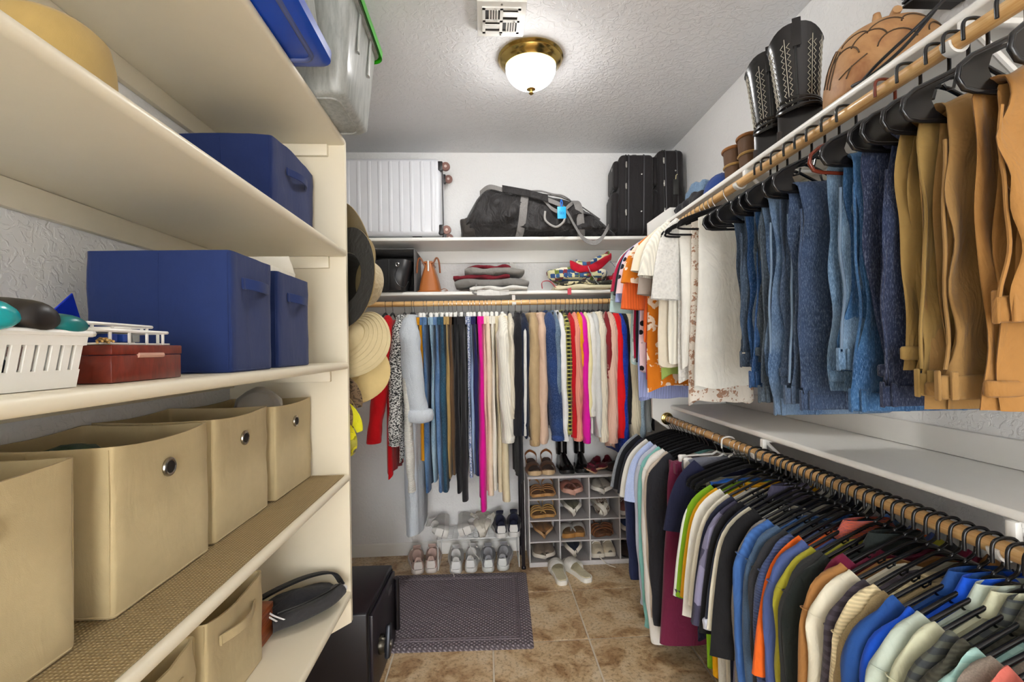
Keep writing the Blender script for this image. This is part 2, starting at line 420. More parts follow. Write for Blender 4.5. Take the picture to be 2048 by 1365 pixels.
# ------------------------------------------------------------------ right shelves, panel and rods
RX, RUZ, RLZ, RPY = .98, 2.012, .998, 2.57
US, LS = 2.085, 1.072
K = thing('right_shelves', 'white upper and lower wall shelves with end panel on the right', 'shelving', (1.2, 1.2, 1.0))
poly = [(.90, 1.003), (.90, 2.073), (1.024, 2.157), (XR-.001, 2.157), (XR-.001, .90), (1.04, .90)]
pm = MB(); pm.loft([[(x, y, z) for x, z in poly] for y in (RPY, RPY+.018)])
fix(obj('end_panel', rel(K, pm), M_WHITE, K, smooth=0))
for z in (US, LS):
    fix(obj('shelf', rel(K, shelf_mb(1.0, XR-.001, -.5, RPY-.001, z, .020, 'X', -1, .004)), M_WHITE, K))
    obj('cleat', rel(K, MB().rbox(XR-.020, XR-.001, -.5, RPY-.002, z-.020-.085, z-.0205, .003)), M_WHITE, K, smooth=30)
obj('cleat', rel(K, MB().rbox(XR-.018, XR-.001, -.5, RPY-.002, LS+.001, LS+.075, .003)), M_WHITE, K, smooth=30)
def bracket(y, z, rz):
    m = MB()
    m.rbox(1.005, XR-.021, y-.010, y+.010, z-.034, z-.0205, .003)
    m.tube([(XR-.024, y, z-.25), (1.12, y, z-.14), (1.015, y, z-.035)], .007, 8)
    arc = [(RX+.0205*math.cos(a), y, rz+.0205*math.sin(a)) for a in np.linspace(-PI*1.02, .02, 12)]
    m.etube(arc, .012, .0035, (0, 1, 0), 8, pw=.4)
    m.rbox(RX+.016, 1.012, y-.010, y+.010, min(rz, z-.034), z-.022, .003)
    obj('shelf_bracket', rel(K, m), M_WHITE, K, smooth=35)
for y in (1.77, .93, .1): bracket(y, US, RUZ)
for y in (1.70, .87, .05): bracket(y, LS, RLZ)
for z, lab in ((RUZ, 'upper wooden hanging rod under the top right shelf'), (RLZ, 'lower wooden hanging rod under the empty right shelf')):
    R = thing('closet_rod', lab, 'closet rod', (RX, 1.2, z))
    obj('rod', MB().cyl((0, -1.6, 0), (0, RPY-1.2-.001, 0), .0165, 24), RODY, R)
    obj('flange', MB().lathe([(.017, -.014), (.024, -.012), (.026, -.007), (.032, -.005), (.034, 0)], 24, axis='Y'), M_BRASS, R, loc=(0, RPY-1.2-.001, 0))
# ------------------------------------------------------------------ things on the left shelves
M_BEIGE = cloth('#c6b389', crease=.1); M_BEIGEIN = cloth('#b89a70'); M_NAVY = cloth('#20305f', crease=.1); M_NAVYD = cloth('#1e2d5c', crease=.1)
M_STEEL = plain('#a8a49c', .25, 1.0, .05)
def wave_bulge(seed, amp):
    r = random.Random(seed); p = [r.uniform(0, 6.28) for _ in range(6)]
    return lambda a, b: amp*(math.sin(3*a+p[0]+2*b)*.5+math.sin(7*a+p[1]-5*b)*.3+math.sin(5*b+p[2]+4*a)*.4)
def bin_body(sx, sy, h, seed, bulge=.004, th=.005, sag=.0):
    # open box of stiff fabric, origin at base centre; +x is the front
    w = wave_bulge(seed, bulge); rings = []
    def ring(z, ins, e):
        out = []
        for x, y, zz in rring(-sx/2+ins, sx/2-ins, -sy/2+ins, sy/2-ins, .008, z, 10, 2):
            t = z/h; env = 4*t*(1-t)*.6+.4*t
            dx = w(y/sy*4, t*3)*env; dy = w(x/sx*4+9, t*3)*env
            k = 1.0 if x > sx/2-ins-.009 else (-1.0 if x < -sx/2+ins+.009 else 0)
            l = 1.0 if y > sy/2-ins-.009 else (-1.0 if y < -sy/2+ins+.009 else 0)
            zt = z-(sag*(1-(2*y/sy)**2) if (k and t > .9) else 0)-(sag*.5*(1-(2*x/sx)**2) if (l and t > .9) else 0)
            out.append((x+k*dx, y+l*dy, zt))
        return out
    for t in (0.0, .02, .15, .3, .5, .7, .85, .95, 1.0): rings.append(ring(h*t, 0 if t > .01 else .002, 0))
    for t in (1.0, .9, .6, .3, .03): rings.append(ring(h*t, th, 0))
    return MB().loft(rings)
def strap_handle(y0, y1, z, out, w=.026):
    pts = spline([(0.001, y0, z), (.004, y0+.01, z), (out, y0+(y1-y0)*.35, z-.004), (out, y0+(y1-y0)*.65, z-.006), (.004, y1-.01, z-.002), (0.001, y1, z-.002)], 5)
    return MB().ribbon(pts, (0, 0, 1), w, .004)
def ringtorus(R, r, n=28, m=8):
    pts = [(0, R*math.cos(2*PI*k/n), R*math.sin(2*PI*k/n)) for k in range(n)]
    return MB().tube(pts, r, m, closed=True)
def fabric_bin(name, label, loc, sx, sy, h, mat, seed, grommet=None, handle=None, rz=0, inner=None, bulge=.004, sag=0, group=None, seam=True):
    b = thing(name, label, 'storage bin', loc, rz, group)
    obj('body', bin_body(sx, sy, h, seed, bulge, sag=sag), mat, b, smooth=50)
    # bound top rim and bottom piping
    hem = MB(); hem.tube([(x, y, z+.001) for x, y, z in rring(-sx/2+.002, sx/2-.002, -sy/2+.002, sy/2-.002, .008, .003, 6, 2)], .0028, 6, closed=True)
    obj('base_piping', hem, mat, b)
    if seam:
        for yy in (-sy/2-.0012, sy/2+.0012):
            for xx in (sx/2-.006, 0): obj('side_seam', MB().tube([(xx, yy, .01), (xx, yy, h*.5), (xx, yy, h-.006)], .0011, 5), mat, b)
    if grommet:
        g = obj('grommet', ringtorus(.0155, .0042), M_STEEL, b, loc=(sx/2+.0035, 0, grommet)); g['label'] = 'chrome ring grommet'
        obj('finger_hole', MB().lathe([(.001, .0), (.0145, .0), (.0145, .003), (.001, .0031)], 20, axis='X'), plain('#1a1512', .9), g, loc=(0, 0, 0))
    if handle:
        z, y0, y1, out = handle
        hd = obj('handle', strap_handle(y0, y1, z, out), mat, b, loc=(sx/2+.002, 0, 0))
        for yy in (y0+.007, y1-.007): obj('stitching', MB().rbox(.001, .0045, yy-.006, yy+.006, z-.014, z+.011, .001, 1), mat, hd)
    return b
SW = .285
fabric_bin('storage_bin', 'nearest cream fabric bin with ring grommet on the tan shelf liner', (-.655-SW/2, .655, S4+.006), SW, .29, .30, M_BEIGE, 1, grommet=.23, sag=.008, group='cream grommet bins')
fabric_bin('storage_bin', 'large cream grommet bin with green item inside, second from the camera', (-.655-SW/2, 1.02, S4+.006), SW, .29, .30, M_BEIGE, 2, grommet=.23, sag=.010, group='cream grommet bins')
fabric_bin('storage_bin', 'third cream grommet bin from the camera, between two alike', (-.66-SW/2, 1.338, S4+.006), SW, .285, .30, M_BEIGE, 3, grommet=.23, sag=.008, group='cream grommet bins')
fabric_bin('storage_bin', 'cream grommet bin holding clear plastic, against the end panel', (-.655-SW/2, 1.672, S4+.006), SW, .30, .292, M_BEIGE, 4, grommet=.225, sag=.006, group='cream grommet bins')
fabric_bin('storage_bin', 'cream fabric bin with cloth handle beside the reddish wooden box', (-.675-.13, 1.325, S5+.001), .26, .285, .26, M_BEIGE, 5, handle=(.19, -.09, .09, .018), sag=.02, bulge=.006, group='cream handle bins')
fabric_bin('storage_bin', 'cream fabric bin with cloth handle at the lower picture edge', (-.675-.13, 1.0, S5+.001), .26, .285, .26, M_BEIGE, 6, handle=(.19, -.09, .09, .018), sag=.02, bulge=.006, group='cream handle bins')
fabric_bin('storage_bin', 'big navy blue fabric bin with front strap beside the red box', (-.70, 1.165, S3+.001), .30, .20, .266, M_NAVY, 7, handle=(.20, -.055, .065, .022), bulge=.003, group='navy bins')
fabric_bin('storage_bin', 'smaller navy fabric bin with a white box on top, by the panel', (-.715, 1.462, S3+.001), .29, .235, .266, M_NAVY, 8, handle=(.20, -.055, .075, .022), bulge=.003, group='navy bins')
fabric_bin('storage_bin', 'navy fabric bin alone on the second shelf under the plastic totes', (-.635-.15, 1.645, S2+.001), .30, .35, .27, M_NAVYD, 9, handle=(.20, -.07, .09, .025), bulge=.005, sag=-.012, group='navy bins')
# things standing in the bins
t = NT('clear_plastic'); t.col((.80, .78, .74)); t.set(Roughness=.18); t.b.inputs['Transmission Weight'].default_value = .75; M_CLEAR = t.m
tag(obj('plastic_bottle', MB().lathe([(.001, 0), (.070, 0), (.076, .01), (.076, .26), (.068, .30), (.04, .325), (.022, .335), (.012, .34), (.001, .341)], 24), M_CLEAR, loc=(-.77, 1.63, S4+.013), rot=(.0, .06, 0)), 'clear plastic bottle poking out of the farthest cream bin', 'bottle')
cl = MB().etube(spline([(-.09, 0, .24), (-.03, .02, .262), (.03, -.01, .266), (.09, .01, .245)], 6), .05, .022, (0, 1, 0), 14, warp=lambda t, p: (.008*math.sin(5*t*6+p), .006*math.sin(9*t+2*p)))
tag(obj('folded_cloth', cl, cloth('#2f4a3a'), loc=(-.82, .98, S4+.0)), 'dark green cloth inside the second cream grommet bin', 'cloth')
wb = thing('cardboard_box', 'open white flap box resting on the smaller navy bin', 'box', (-.71, 1.47, S3+.268))
obj('body', MB().rbox(-.11, .11, -.08, .08, 0, .022, .002), plain('#e9e3d3', .6), wb)
fx = MB().rbox(-.11, .11, -.002, .002, 0, .07, .001); obj('flap', fx, plain('#efe9db', .6), wb, loc=(0, .08, .018), rot=(.75, 0, 0))
# tan shelf liner
lt = NT('grip_liner'); v = lt.coords(); w1 = lt.n('ShaderNodeTexWave'); w1.inputs['Scale'].default_value = 42; w1.bands_direction = 'X'; lt.l(v, w1.inputs['Vector'])
w2 = lt.n('ShaderNodeTexWave'); w2.inputs['Scale'].default_value = 42; w2.bands_direction = 'Y'; lt.l(v, w2.inputs['Vector'])
ml = lt.mixc(1.0, w1.outputs[0], w2.outputs[0], 'MULTIPLY'); lt.col(lt.mixc(ml, lin('#8f7a52'), lin('#c8b184'))); lt.set(Roughness=.8); lt.bump(ml, .8, .004)
tag(obj('shelf_liner', MB().rbox(-.935, XF-.012, -.30, PY-.02, S4+.0005, S4+.004, .001, 1), lt.m), 'tan waffle grip liner covering the shelf under the cream bins', 'shelf liner')

# black sling bag and cedar box
bg_ = thing('sling_bag', 'black zip sling bag with white stripes lying on the bottom shelf', 'bag', (-.655, 1.70, S5+.001), -.8)
M_BLK = cloth('#26262a'); M_BLK2 = cloth('#19191b'); M_DGREY = cloth('#3b3a3b')
rings = []
for k in range(13):
    a = k/12; r = math.sin(PI*min(1, a*.94+.06))**.5; y = -.13+.27*a
    rings.append([(.085*r*math.cos(p), y, max(0.0, .038+.040*r*math.sin(p)*(1 if math.sin(p) > 0 else .95)+.008*math.sin(3*p+7*a)*r)) for p in np.linspace(0, 2*PI, 21)[:-1]])
obj('body', MB().loft(rings), M_BLK, bg_, smooth=60)
fp = MB().etube(spline([(.05, -.11, .03), (.075, -.03, .04), (.07, .06, .045), (.04, .12, .05)], 6), .022, .03, (0, 0, 1), 14)
obj('front_pocket', fp, M_DGREY, bg_)
obj('zipper', MB().tube(spline([(.062, -.10, .066), (.083, -.02, .074), (.078, .06, .078), (.045, .125, .074)], 6), .003, 6), plain('#0e0e0f', .4), bg_)
st = spline([(-.07, -.15, .06), (-.06, -.05, .085), (-.065, .06, .088), (-.03, .13, .085), (.02, .14, .06)], 7)
obj('strap', MB().ribbon(st, (1, 0, .2), .045, .008), M_BLK2, bg_)
for q in (0, 1):
    s_ = obj('stripe', MB().ribbon(spline([(.0+q*.014, -.13+q*.012, .083), (.05+q*.014, -.135+q*.012, .075), (.083+q*.008, -.11+q*.02, .052)], 4), (0, 1, 0), .006, .003), plain('#e8e8e8', .6), bg_); s_['label'] = 'white stripe'
lp = obj('buckle', MB().rbox(.02, .055, .125, .145, .045, .06, .003), plain('#d8d8d8', .4), bg_)
cb = thing('wooden_box', 'reddish grained wooden box between the cream bin and black bag', 'box', (-.80, 1.545, S5+.001))
CED = wood('#a3521f', '#6b2a10', (6, 6, 40)); obj('body', MB().rbox(-.10, .10, -.045, .045, 0, .085, .003), CED, cb); obj('lid', MB().rbox(-.102, .102, -.047, .047, .0855, .105, .003), CED, cb)

# red wooden box, trays, slotted basket
rb = thing('wooden_box', 'cherry red wooden box with slot handle beside the white basket', 'box', (-.635, .83, S3+.001))
RED = wood('#7d2f20', '#5e2117', (8, 30, 8), .3); obj('body', MB().rbox(-.075, .075, -.082, .082, 0, .042, .002), RED, rb, smooth=30)
obj('lid', MB().rbox(-.076, .076, -.083, .083, .0425, .058, .002), RED, rb, smooth=30)
obj('finger_groove', MB().etube([(.0745, y, .0415) for y in np.linspace(-.028, .032, 5)], .0045, .004, (0, 0, 1), 8), plain('#c99a86', .4), rb)
def tray(name, label, loc, sx, sy, h, mat, n, rz=0):
    o = thing(name, label, 'tray', loc, rz)
    obj('floor', MB().rbox(-sx/2, sx/2, -sy/2, sy/2, 0, .003, .001), mat, o)
    rim = MB().tube(rring(-sx/2, sx/2, -sy/2, sy/2, .012, h, 3, 3), .003, 6, closed=True); obj('rim', rim, mat, o)
    for k in range(n):
        y = -sy/2+sy*(k+.5)/n
        for x in (-sx/2, sx/2): obj('rail', MB().rbox(x-.0015, x+.0015, y-.0025, y+.0025, 0, h, .0007, 1), mat, o)
    for k in range(3):
        x = -sx/2+sx*(k+.5)/3
        for y in (-sy/2, sy/2): obj('rail', MB().rbox(x-.0025, x+.0025, y-.0015, y+.0015, 0, h, .0007, 1), mat, o)
    return o
WPL = plain('#efece4', .35, var=.02)
tray('plastic_tray', 'shallow white plastic tray lying on the red wooden box', (-.64, .825, S3+.0595), .13, .16, .022, WPL, 4)
tray('plastic_tray', 'white plastic tray stacked on the lower tray, above the red box', (-.665, .82, S3+.0835), .13, .17, .009, WPL, 4, .05)
for q, (dy, c) in enumerate(((0, '#1d3f96'), (.028, '#274aa0'), (.05, '#8f8f8c'))):
    tag(obj('small_packet', MB().rbox(-.03, .03, -.008, .008, 0, .013, .001, 1), plain(c, .5), loc=(-.625, .80+dy, S3+.0645)), ('first dark blue', 'second dark blue', 'grey')[q]+' packet lying in the tray on the red box', 'packet', 'packets in the tray')
wk = MB()
for k in range(7): wk.cyl((-.57+.004*(k % 3), .735+.004*k, S3+.062+.002*(k % 4)), (-.60, .772+.003*k, S3+.064+.002*((k+1) % 4)), .0018, 5)
tag(obj('wicker_bundle', wk.xf(Matrix.Translation((0, 0, .0))), plain('#c9a25e', .7)), 'small straw bundle between the basket and the white tray', 'straw bundle')
bk = thing('plastic_basket', 'white slotted plastic basket at the left edge of the third shelf', 'basket', (-.645, .50, S3+.001))
hx, y0b, y1b, hB = .10, -.28, .195, .072
M_PL = WPL
shell = MB().rbox(-hx+.012, hx-.012, y0b+.012, y1b-.012, 0, .003, .001); obj('floor', shell, M_PL, bk)
def slotted(p0, p1, nrm, n):
    # a wall of upright bars with solid foot and rim band, leaning outwards
    d = np.array(p1)-np.array(p0); ln = np.linalg.norm(d); u = d/ln; nn = np.array(nrm)
    for (za, zb, nm) in ((0, .024, 'lower_band'), (.056, hB, 'rim_band')):
        m = MB(); q = []
        for z in (za, zb):
            off = nn*(.014*z/hB); q.append([np.array([*(np.array(p0)+off), z]), np.array([*(np.array(p1)+off), z])])
        th = np.array([*nn, 0])*(.003 if nm == 'lower_band' else .006)
        a, b = q[0]; c, e = q[1]
        m.add([a, b, e, c, a+th, b+th, e+th, c+th], [(3, 2, 1, 0), (4, 5, 6, 7), (0, 1, 5, 4), (1, 2, 6, 5), (2, 3, 7, 6), (3, 0, 4, 7)]); obj(nm, m, M_PL, bk, smooth=0)
    for k in range(n):
        c0 = np.array(p0)+u*ln*(k+.5)/n; m = MB(); w = ln/n*.31
        lo = c0+nn*(.014*.023/hB); hi = c0+nn*(.014*.057/hB)
        m.add([(*(lo-u*w), .023), (*(lo+u*w), .023), (*(hi+u*w), .057), (*(hi-u*w), .057), (*(lo-u*w+nn*.004), .023), (*(lo+u*w+nn*.004), .023), (*(hi+u*w+nn*.004), .057), (*(hi-u*w+nn*.004), .057)],
              [(3, 2, 1, 0), (4, 5, 6, 7), (0, 1, 5, 4), (1, 2, 6, 5), (2, 3, 7, 6), (3, 0, 4, 7)]); obj('slat', m, M_PL, bk, smooth=0)
slotted((hx-.014, y0b+.014), (hx-.014, y1b-.014), (1, 0), 26); slotted((-hx+.014, y1b-.014), (-hx+.014, y0b+.014), (-1, 0), 26)
slotted((hx-.014, y1b-.014), (-hx+.014, y1b-.014), (0, 1), 9); slotted((-hx+.014, y0b+.014), (hx-.014, y0b+.014), (0, -1), 9)
obj('rim', MB().tube(rring(-hx-.004, hx+.004, y0b-.004, y1b+.004, .014, hB, 4, 4), .0045, 8, closed=True), M_PL, bk)
def pebble(name, label, cat, loc, s, mat, rz=0, tilt=0):
    m = MB(); rings = []
    for k in range(13):
        a = -PI/2+PI*k/12
        rings.append([(s[0]*max(.02, math.cos(a))**.4*math.cos(p), s[1]*math.sin(a), s[2]*max(.02, math.cos(a))**.4*math.sin(p)*(1 if math.sin(p) > 0 else .7)) for p in np.linspace(0, 2*PI, 19)[:-1]])
    m.loft(rings); return tag(obj(name, m, mat, loc=loc, rot=(tilt, 0, rz), smooth=80), label, cat, None)
TEAL = plain('#18a7ad', .18, var=.05); TEALD = plain('#0f6f70', .3, var=.05)
pebble('eyeglass_case', 'bright glossy turquoise case on the basket rim', 'case', (-.60, .540, S3+.086), (.040, .085, .026), TEAL, PI/2)
pebble('eyeglass_case', 'black oval case between two turquoise cases in the basket', 'case', (-.612, .612, S3+.088), (.036, .080, .029), plain('#211d1b', .4), PI/2)
pebble('eyeglass_case', 'darker teal long case at the far end of the basket', 'case', (-.615, .658, S3+.082), (.036, .080, .020), TEALD, PI/2)
tag(obj('plastic_pouch', MB().etube(spline([(0, -.17, 0), (0, 0, .012), (0, .17, 0)], 6), .06, .018, (1, 0, 0), 14, warp=lambda t, p: (.006*math.sin(20*t+3*p), .004*math.sin(31*t+p))), plain('#3b3d48', .3), loc=(-.645, .45, S3+.03)), 'dark shiny pouch seen through the basket slots', 'pouch')
tag(obj('blue_folder', MB().rbox(-.0015, .0015, -.055, .055, -.045, .045, .001, 1), plain('#1535c4', .4), loc=(-.80, .95, S3+.095), rot=(-.75, .3, .2)), 'bright blue card standing behind the teal cases', 'card')

# hats
def hat(label, loc, axis, spin, mat, under, br, cr, ch, droop=.02, ribs=0, crown_mat=None, band=None, name='sun_hat', group=None, oval=1.15):
    h = thing(name, label, 'hat', loc, 0, group)
    z = Vector(axis).normalized(); x = Vector((0, 0, 1)).cross(z)
    if x.length < .05: x = Vector((1, 0, 0))
    x.normalize(); y = z.cross(x); Mx = Matrix((x, y, z)).transposed().to_4x4() @ Matrix.Rotation(spin, 4, 'Z'); h.rotation_euler = Mx.to_euler()
    n = 48
    def ring(r, zz, wav=0): return [(r*math.cos(p), r*oval*math.sin(p), zz-wav*droop*(1+.5*math.cos(2*p+1))) for p in np.linspace(0, 2*PI, n+1)[:-1]]
    top = []; 
    for k in range(9):
        t_ = k/8; r = cr+(br-cr)*t_; top.append(ring(r, .002+(.0012 if ribs and k % 2 else 0), t_**1.5))
    bot = [ring(cr+(br-cr)*t_, -.0018, t_**1.5) for t_ in np.linspace(1, 0, 9)]
    obj('brim', MB().loft(top+bot[:1], False, False), mat, h, smooth=60)
    obj('brim_lining', MB().loft(bot, False, False), under, h, smooth=60)
    cp = [ring(cr*1.0, 0), ring(cr*.985, ch*.35), ring(cr*.95, ch*.7), ring(cr*.86, ch*.92), ring(cr*.7, ch), ring(cr*.35, ch*1.0), ring(cr*.01, ch*.98)]
    obj('crown', MB().loft(cp, False, True), crown_mat or mat, h, smooth=60)
    ci = [ring(cr*.97, -.001), ring(cr*.94, ch*.6), ring(cr*.8, ch*.93), ring(cr*.01, ch*.95)]
    obj('crown_lining', MB().loft(ci, False, True), under, h, smooth=60)
    if ribs:
        m = MB()
        for k in range(ribs):
            t_ = (k+.5)/ribs; m.tube([(p[0], p[1], p[2]+.001) for p in ring(cr+(br-cr)*t_, .003, t_**1.5)], .0012, 5, closed=True)
        obj('brim_stitching', m, mat, h)
    if band: obj('hat_band', MB().loft([ring(cr*1.02, .004), ring(cr*1.02, .028)], False, False), band, h)
    return h
OLV = cloth('#8d7a52', crease=.12); STRAW = cloth('#c9b88f', crease=.12); DARK = cloth('#33312c'); MESH = cloth('#c4b492', 'lace'); TAN = cloth('#cdb47c', crease=.15)
felt = hat('tan felt hat with a domed crown on the second left shelf', (-.725, .845, S2+.006), (0, 0, 1), .3, cloth('#b79a5e', crease=.08), cloth('#8d7443'), .112, .088, .165, .0, band=cloth('#a5884e'))
hat('olive ribbed wide-brim hat, uppermost of the hats behind the end panel', (-.605, 2.15, 1.83), (.60, .74, .14), .0, OLV, OLV, .212, .09, .10, .03, ribs=7, group='hats behind the panel', oval=1.05)
hat('beige mesh hat with dark lined brim facing the camera, behind the end panel', (-.572, 1.995, 1.70), (.58, .80, -.10), .0, OLV, DARK, .195, .10, .14, .012, ribs=8, crown_mat=MESH, group='hats behind the panel', oval=1.08)
hat('pale straw wide-brim hat under the dark lined hat', (-.595, 2.08, 1.45), (-.30, -.60, .50), .2, STRAW, TAN, .178, .085, .06, .05, ribs=6, group='hats behind the panel', oval=1.0)
hat('tan cloth wide-brim hat, lowest of the stacked brims', (-.615, 2.16, 1.315), (-.24, -.60, .5), .4, TAN, TAN, .172, .085, .06, .05, group='hats behind the panel', oval=1.0)
def cap(label, loc, rot, mat, mat2, name='baseball_cap'):
    c = thing(name, label, 'cap', loc, 0, None, rot)
    prof = [(.088*math.cos(a), .115*math.sin(a)) for a in np.linspace(0, PI/2*.985, 9)]
    obj('crown', MB().lathe(prof, 28), mat, c, smooth=60)
    m = MB(); rr = []
    for t_ in np.linspace(0, 1, 6):
        rr.append([((.085+.075*t_*max(0, math.sin(p)))*math.cos(p), (.085+.075*t_*max(.0, math.sin(p)))*math.sin(p), .003-.012*t_*t_-.012*abs(math.cos(p))) for p in np.linspace(.25, PI-.25, 17)])
    rr2 = [[(x, y, z-.003) for x, y, z in q] for q in reversed(rr)]
    obj('bill', MB().loft(rr+rr2, closed=False), mat2, c, smooth=60)
    obj('top_button', MB().lathe([(.007, .113), (.006, .118), (.001, .12)], 10), mat, c)
    return c
cap('brown camouflage cap hanging low behind the end panel', (-.595, 1.97, 1.15), (PI/2+.1, 0, -.5), cloth('#8a7256', 'camo', '#3c3126'), cloth('#6e5a44', 'camo', '#2c251d'))
cap('bright yellow and grey cap hanging below the camouflage cap', (-.59, 1.96, 1.055), (PI/2+.2, 0, -.5), cloth('#d9d01f', 'camo', '#6d6b5c', .7), cloth('#d4cf28'))
hooks = MB()
rail = thing('hat_hooks', 'narrow white hook rail carrying the hats behind the panel', 'hook rail', (-.68, PY+.021, 1.5))
obj('rail', MB().rbox(-.02, .02, 0, .012, -.5, .42, .003), M_WHITE, rail)
for z in (.36, .22, .0, -.10, -.30, -.40): obj('hook', MB().tube(spline([(0, .012, z), (0, .05, z-.006), (.02, .07, z+.012)], 4), .004, 6), M_STEEL, rail)

# totes on the top shelf
ft = NT('frosted_plastic'); v = ft.coords(); nz = ft.noise(ft.coords((30, 30, 4)), 2.0, 4, .7); ft.col(ft.ramp(nz.outputs[0], [(.3, '#aeb2ac'), (.6, '#d9dbd6')])); ft.set(Roughness=.28); ft.b.inputs['Transmission Weight'].default_value = .45; M_FROST = ft.m
def tote(name, label, loc, sx, sy, h, lidc, inverted=False, tap=.03):
    T = thing(name, label, 'storage tote', loc)
    LM = plain(lidc, .3, var=.06); z0, z1 = (0, h)
    rings = []; sp = [(0, .012), (.004, .0), (.5*h, None), (h-.012, None), (h, None)]
    def ins(z): return tap*(1-z/h) if not inverted else tap*(z/h)
    zs = [0.0 if not inverted else .034, .012 if not inverted else .04, h*.35, h*.7, h]
    for z in zs:
        i = ins(z)+(.012 if z == 0 and not inverted else 0)+(.012 if z == h and inverted else 0); rings.append(rring(-sx/2+i, sx/2-i, -sy/2+i, sy/2-i, .03, z, 4, 4))
    obj('tub', MB().loft(rings), M_FROST, T, smooth=60)
    base = MB(); base.tube(rring(-sx/2+ins(.02)+.03, sx/2-ins(.02)-.03, -sy/2+ins(.02)+.03, sy/2-ins(.02)-.03, .03, -.001 if not inverted else .03, 4, 4), .004, 6, closed=True)
    obj('base_ridge', base, M_FROST, T)
    if not inverted:
        rim = MB(); rim.loft([rring(-sx/2-.010, sx/2+.010, -sy/2-.010, sy/2+.010, .035, h-.016, 4, 4), rring(-sx/2-.012, sx/2+.012, -sy/2-.012, sy/2+.012, .035, h-.001, 4, 4)])
        obj('tub_rim', rim, M_FROST, T, smooth=60)
        ld = MB(); ld.loft([rring(-sx/2-.022, sx/2+.022, -sy/2-.022, sy/2+.022, .04, h-.022, 4, 5), rring(-sx/2-.024, sx/2+.024, -sy/2-.024, sy/2+.024, .04, h+.004, 4, 5), rring(-sx/2-.016, sx/2+.016, -sy/2-.016, sy/2+.016, .04, h+.012, 4, 5), rring(-sx/2+.02, sx/2-.02, -sy/2+.02, sy/2-.02, .03, h+.013, 4, 5)], False, True)
        obj('lid', ld, LM, T, smooth=50)
        for y in (-.07, .07): obj('side_rib', MB().etube([(sx/2-ins(h*.7)+.002, y, h*.55), (sx/2-ins(h*.8)+.003, y, h*.75), (sx/2-ins(h)+.002, y, h*.93)], .012, .004, (0, 1, 0), 10), M_FROST, T)
    else:
        ld = MB(); ld.loft([rring(-sx/2-.004, sx/2+.004, -sy/2-.004, sy/2+.004, .03, 0.0, 4, 5), rring(-sx/2-.02, sx/2+.02, -sy/2-.02, sy/2+.02, .04, .006, 4, 5), rring(-sx/2-.022, sx/2+.022, -sy/2-.022, sy/2+.022, .04, .03, 4, 5), rring(-sx/2-.002, sx/2+.002, -sy/2-.002, sy/2+.002, .03, .034, 4, 5)])
        obj('lid', ld, LM, T, smooth=50)
        g = MB().tube(rring(-sx/2+.022, sx/2-.022, -sy/2+.022, sy/2-.022, .03, .0, 4, 5), .007, 8, closed=True); obj('lid_groove', g, plain('#56618f', .5), T)
    return T
tote('storage_tote', 'frosted clear tote with a bright green lid overhanging the top shelf', (-.41-.19, 1.675, S1+.001), .40, .37, .33, '#35b51c')
tote('storage_tote', 'clear tote turned over onto its royal blue lid, nearest on top shelf', (-.45-.19, 1.155, S1+.001), .40, .43, .33, '#0a47b8', True)

# ------------------------------------------------------------------ safe
sf = thing('safe', 'black steel floor safe with lever dial behind the shelf end panel', 'safe', (-.685, 2.15, 0), -.035)
SB = plain('#17151a', .32, .1, .1); SBD = plain('#1f1a22', .38, .15, .1)
obj('body', MB().rbox(-.215, .205, -.215, .215, .006, .365, .008, 3), SB, sf, smooth=40)
for a in (-.18, .18):
    for b in (-.18, .18): obj('foot', MB().lathe([(.02, 0), (.02, .008)], 12), SB, sf, loc=(a, b, 0))
dr = obj('door', MB().rbox(.206, .222, -.195, .195, .025, .345, .004, 2), SBD, sf, smooth=40)
obj('door_gap', MB().tube([(.206, -.2, .02), (.206, .2, .02), (.206, .2, .35), (.206, -.2, .35)], .003, 4, closed=True), plain('#060606', .6), sf)
dial = obj('dial', MB().lathe([(.038, .222), (.038, .232), (.032, .246), (.001, .248)], 28, axis='X'), plain('#3b372f', .25, .8), dr, loc=(0, -.09, .17))
hd = obj('lever_handle', MB().rbox(.244, .266, -.022, .022, -.055, .075, .009, 2), plain('#2c2f36', .3, .5), dr, loc=(0, -.085, .17), rot=(-.25, 0, 0)); hd['label'] = 'dark steel lever'
obj('key_cover', MB().lathe([(.016, .266), (.016, .270), (.001, .2705)], 18, axis='X'), M_STEEL, hd)
obj('hinge', MB().cyl((.232, .190, .07), (.232, .190, .31), .012, 14), SB, sf)
obj('badge', MB().rbox(.2222, .2245, .06, .12, .29, .315, .001, 1), plain('#7d7a80', .3, .7), dr)
# ------------------------------------------------------------------ hangers and garments
# garment space: origin on the rod axis, +x = side seen from the room, y = along the rod, z up
CHROME = plain('#9c9a96', .22, 1.0, .04); VELVET = cloth('#131214', rough=.95); PBLACK = plain('#141416', .22, 0, .05); PWHITE = plain('#e6e4de', .35, 0, .03); PBROWN = plain('#6b2c1c', .25, 0, .05)
def hook_path(r=.0195, bottom=-.062, square=False):
    pts = []
    if square:
        pts = [(-.030, 0, -.022), (-.030, 0, .006), (-.024, 0, .018), (-.010, 0, .0225), (.006, 0, .0225), (.018, 0, .018), (.024, 0, .006), (.024, 0, -.030), (.018, 0, -.045), (0, 0, -.056), (0, 0, bottom)]
        return [(-x, y, z) for x, y, z in spline(pts, 3)]
    for a in np.linspace(-.5, PI, 12): pts.append((-r*math.cos(a) if False else r*math.cos(a), 0, r*math.sin(a)))
    pts = [(-x, 0, z) for x, y, z in pts]
    pts += [(r*.85, 0, -.016), (r*.25, 0, -.034), (0, 0, -.044), (0, 0, bottom)]
    return pts
HMESH = {}
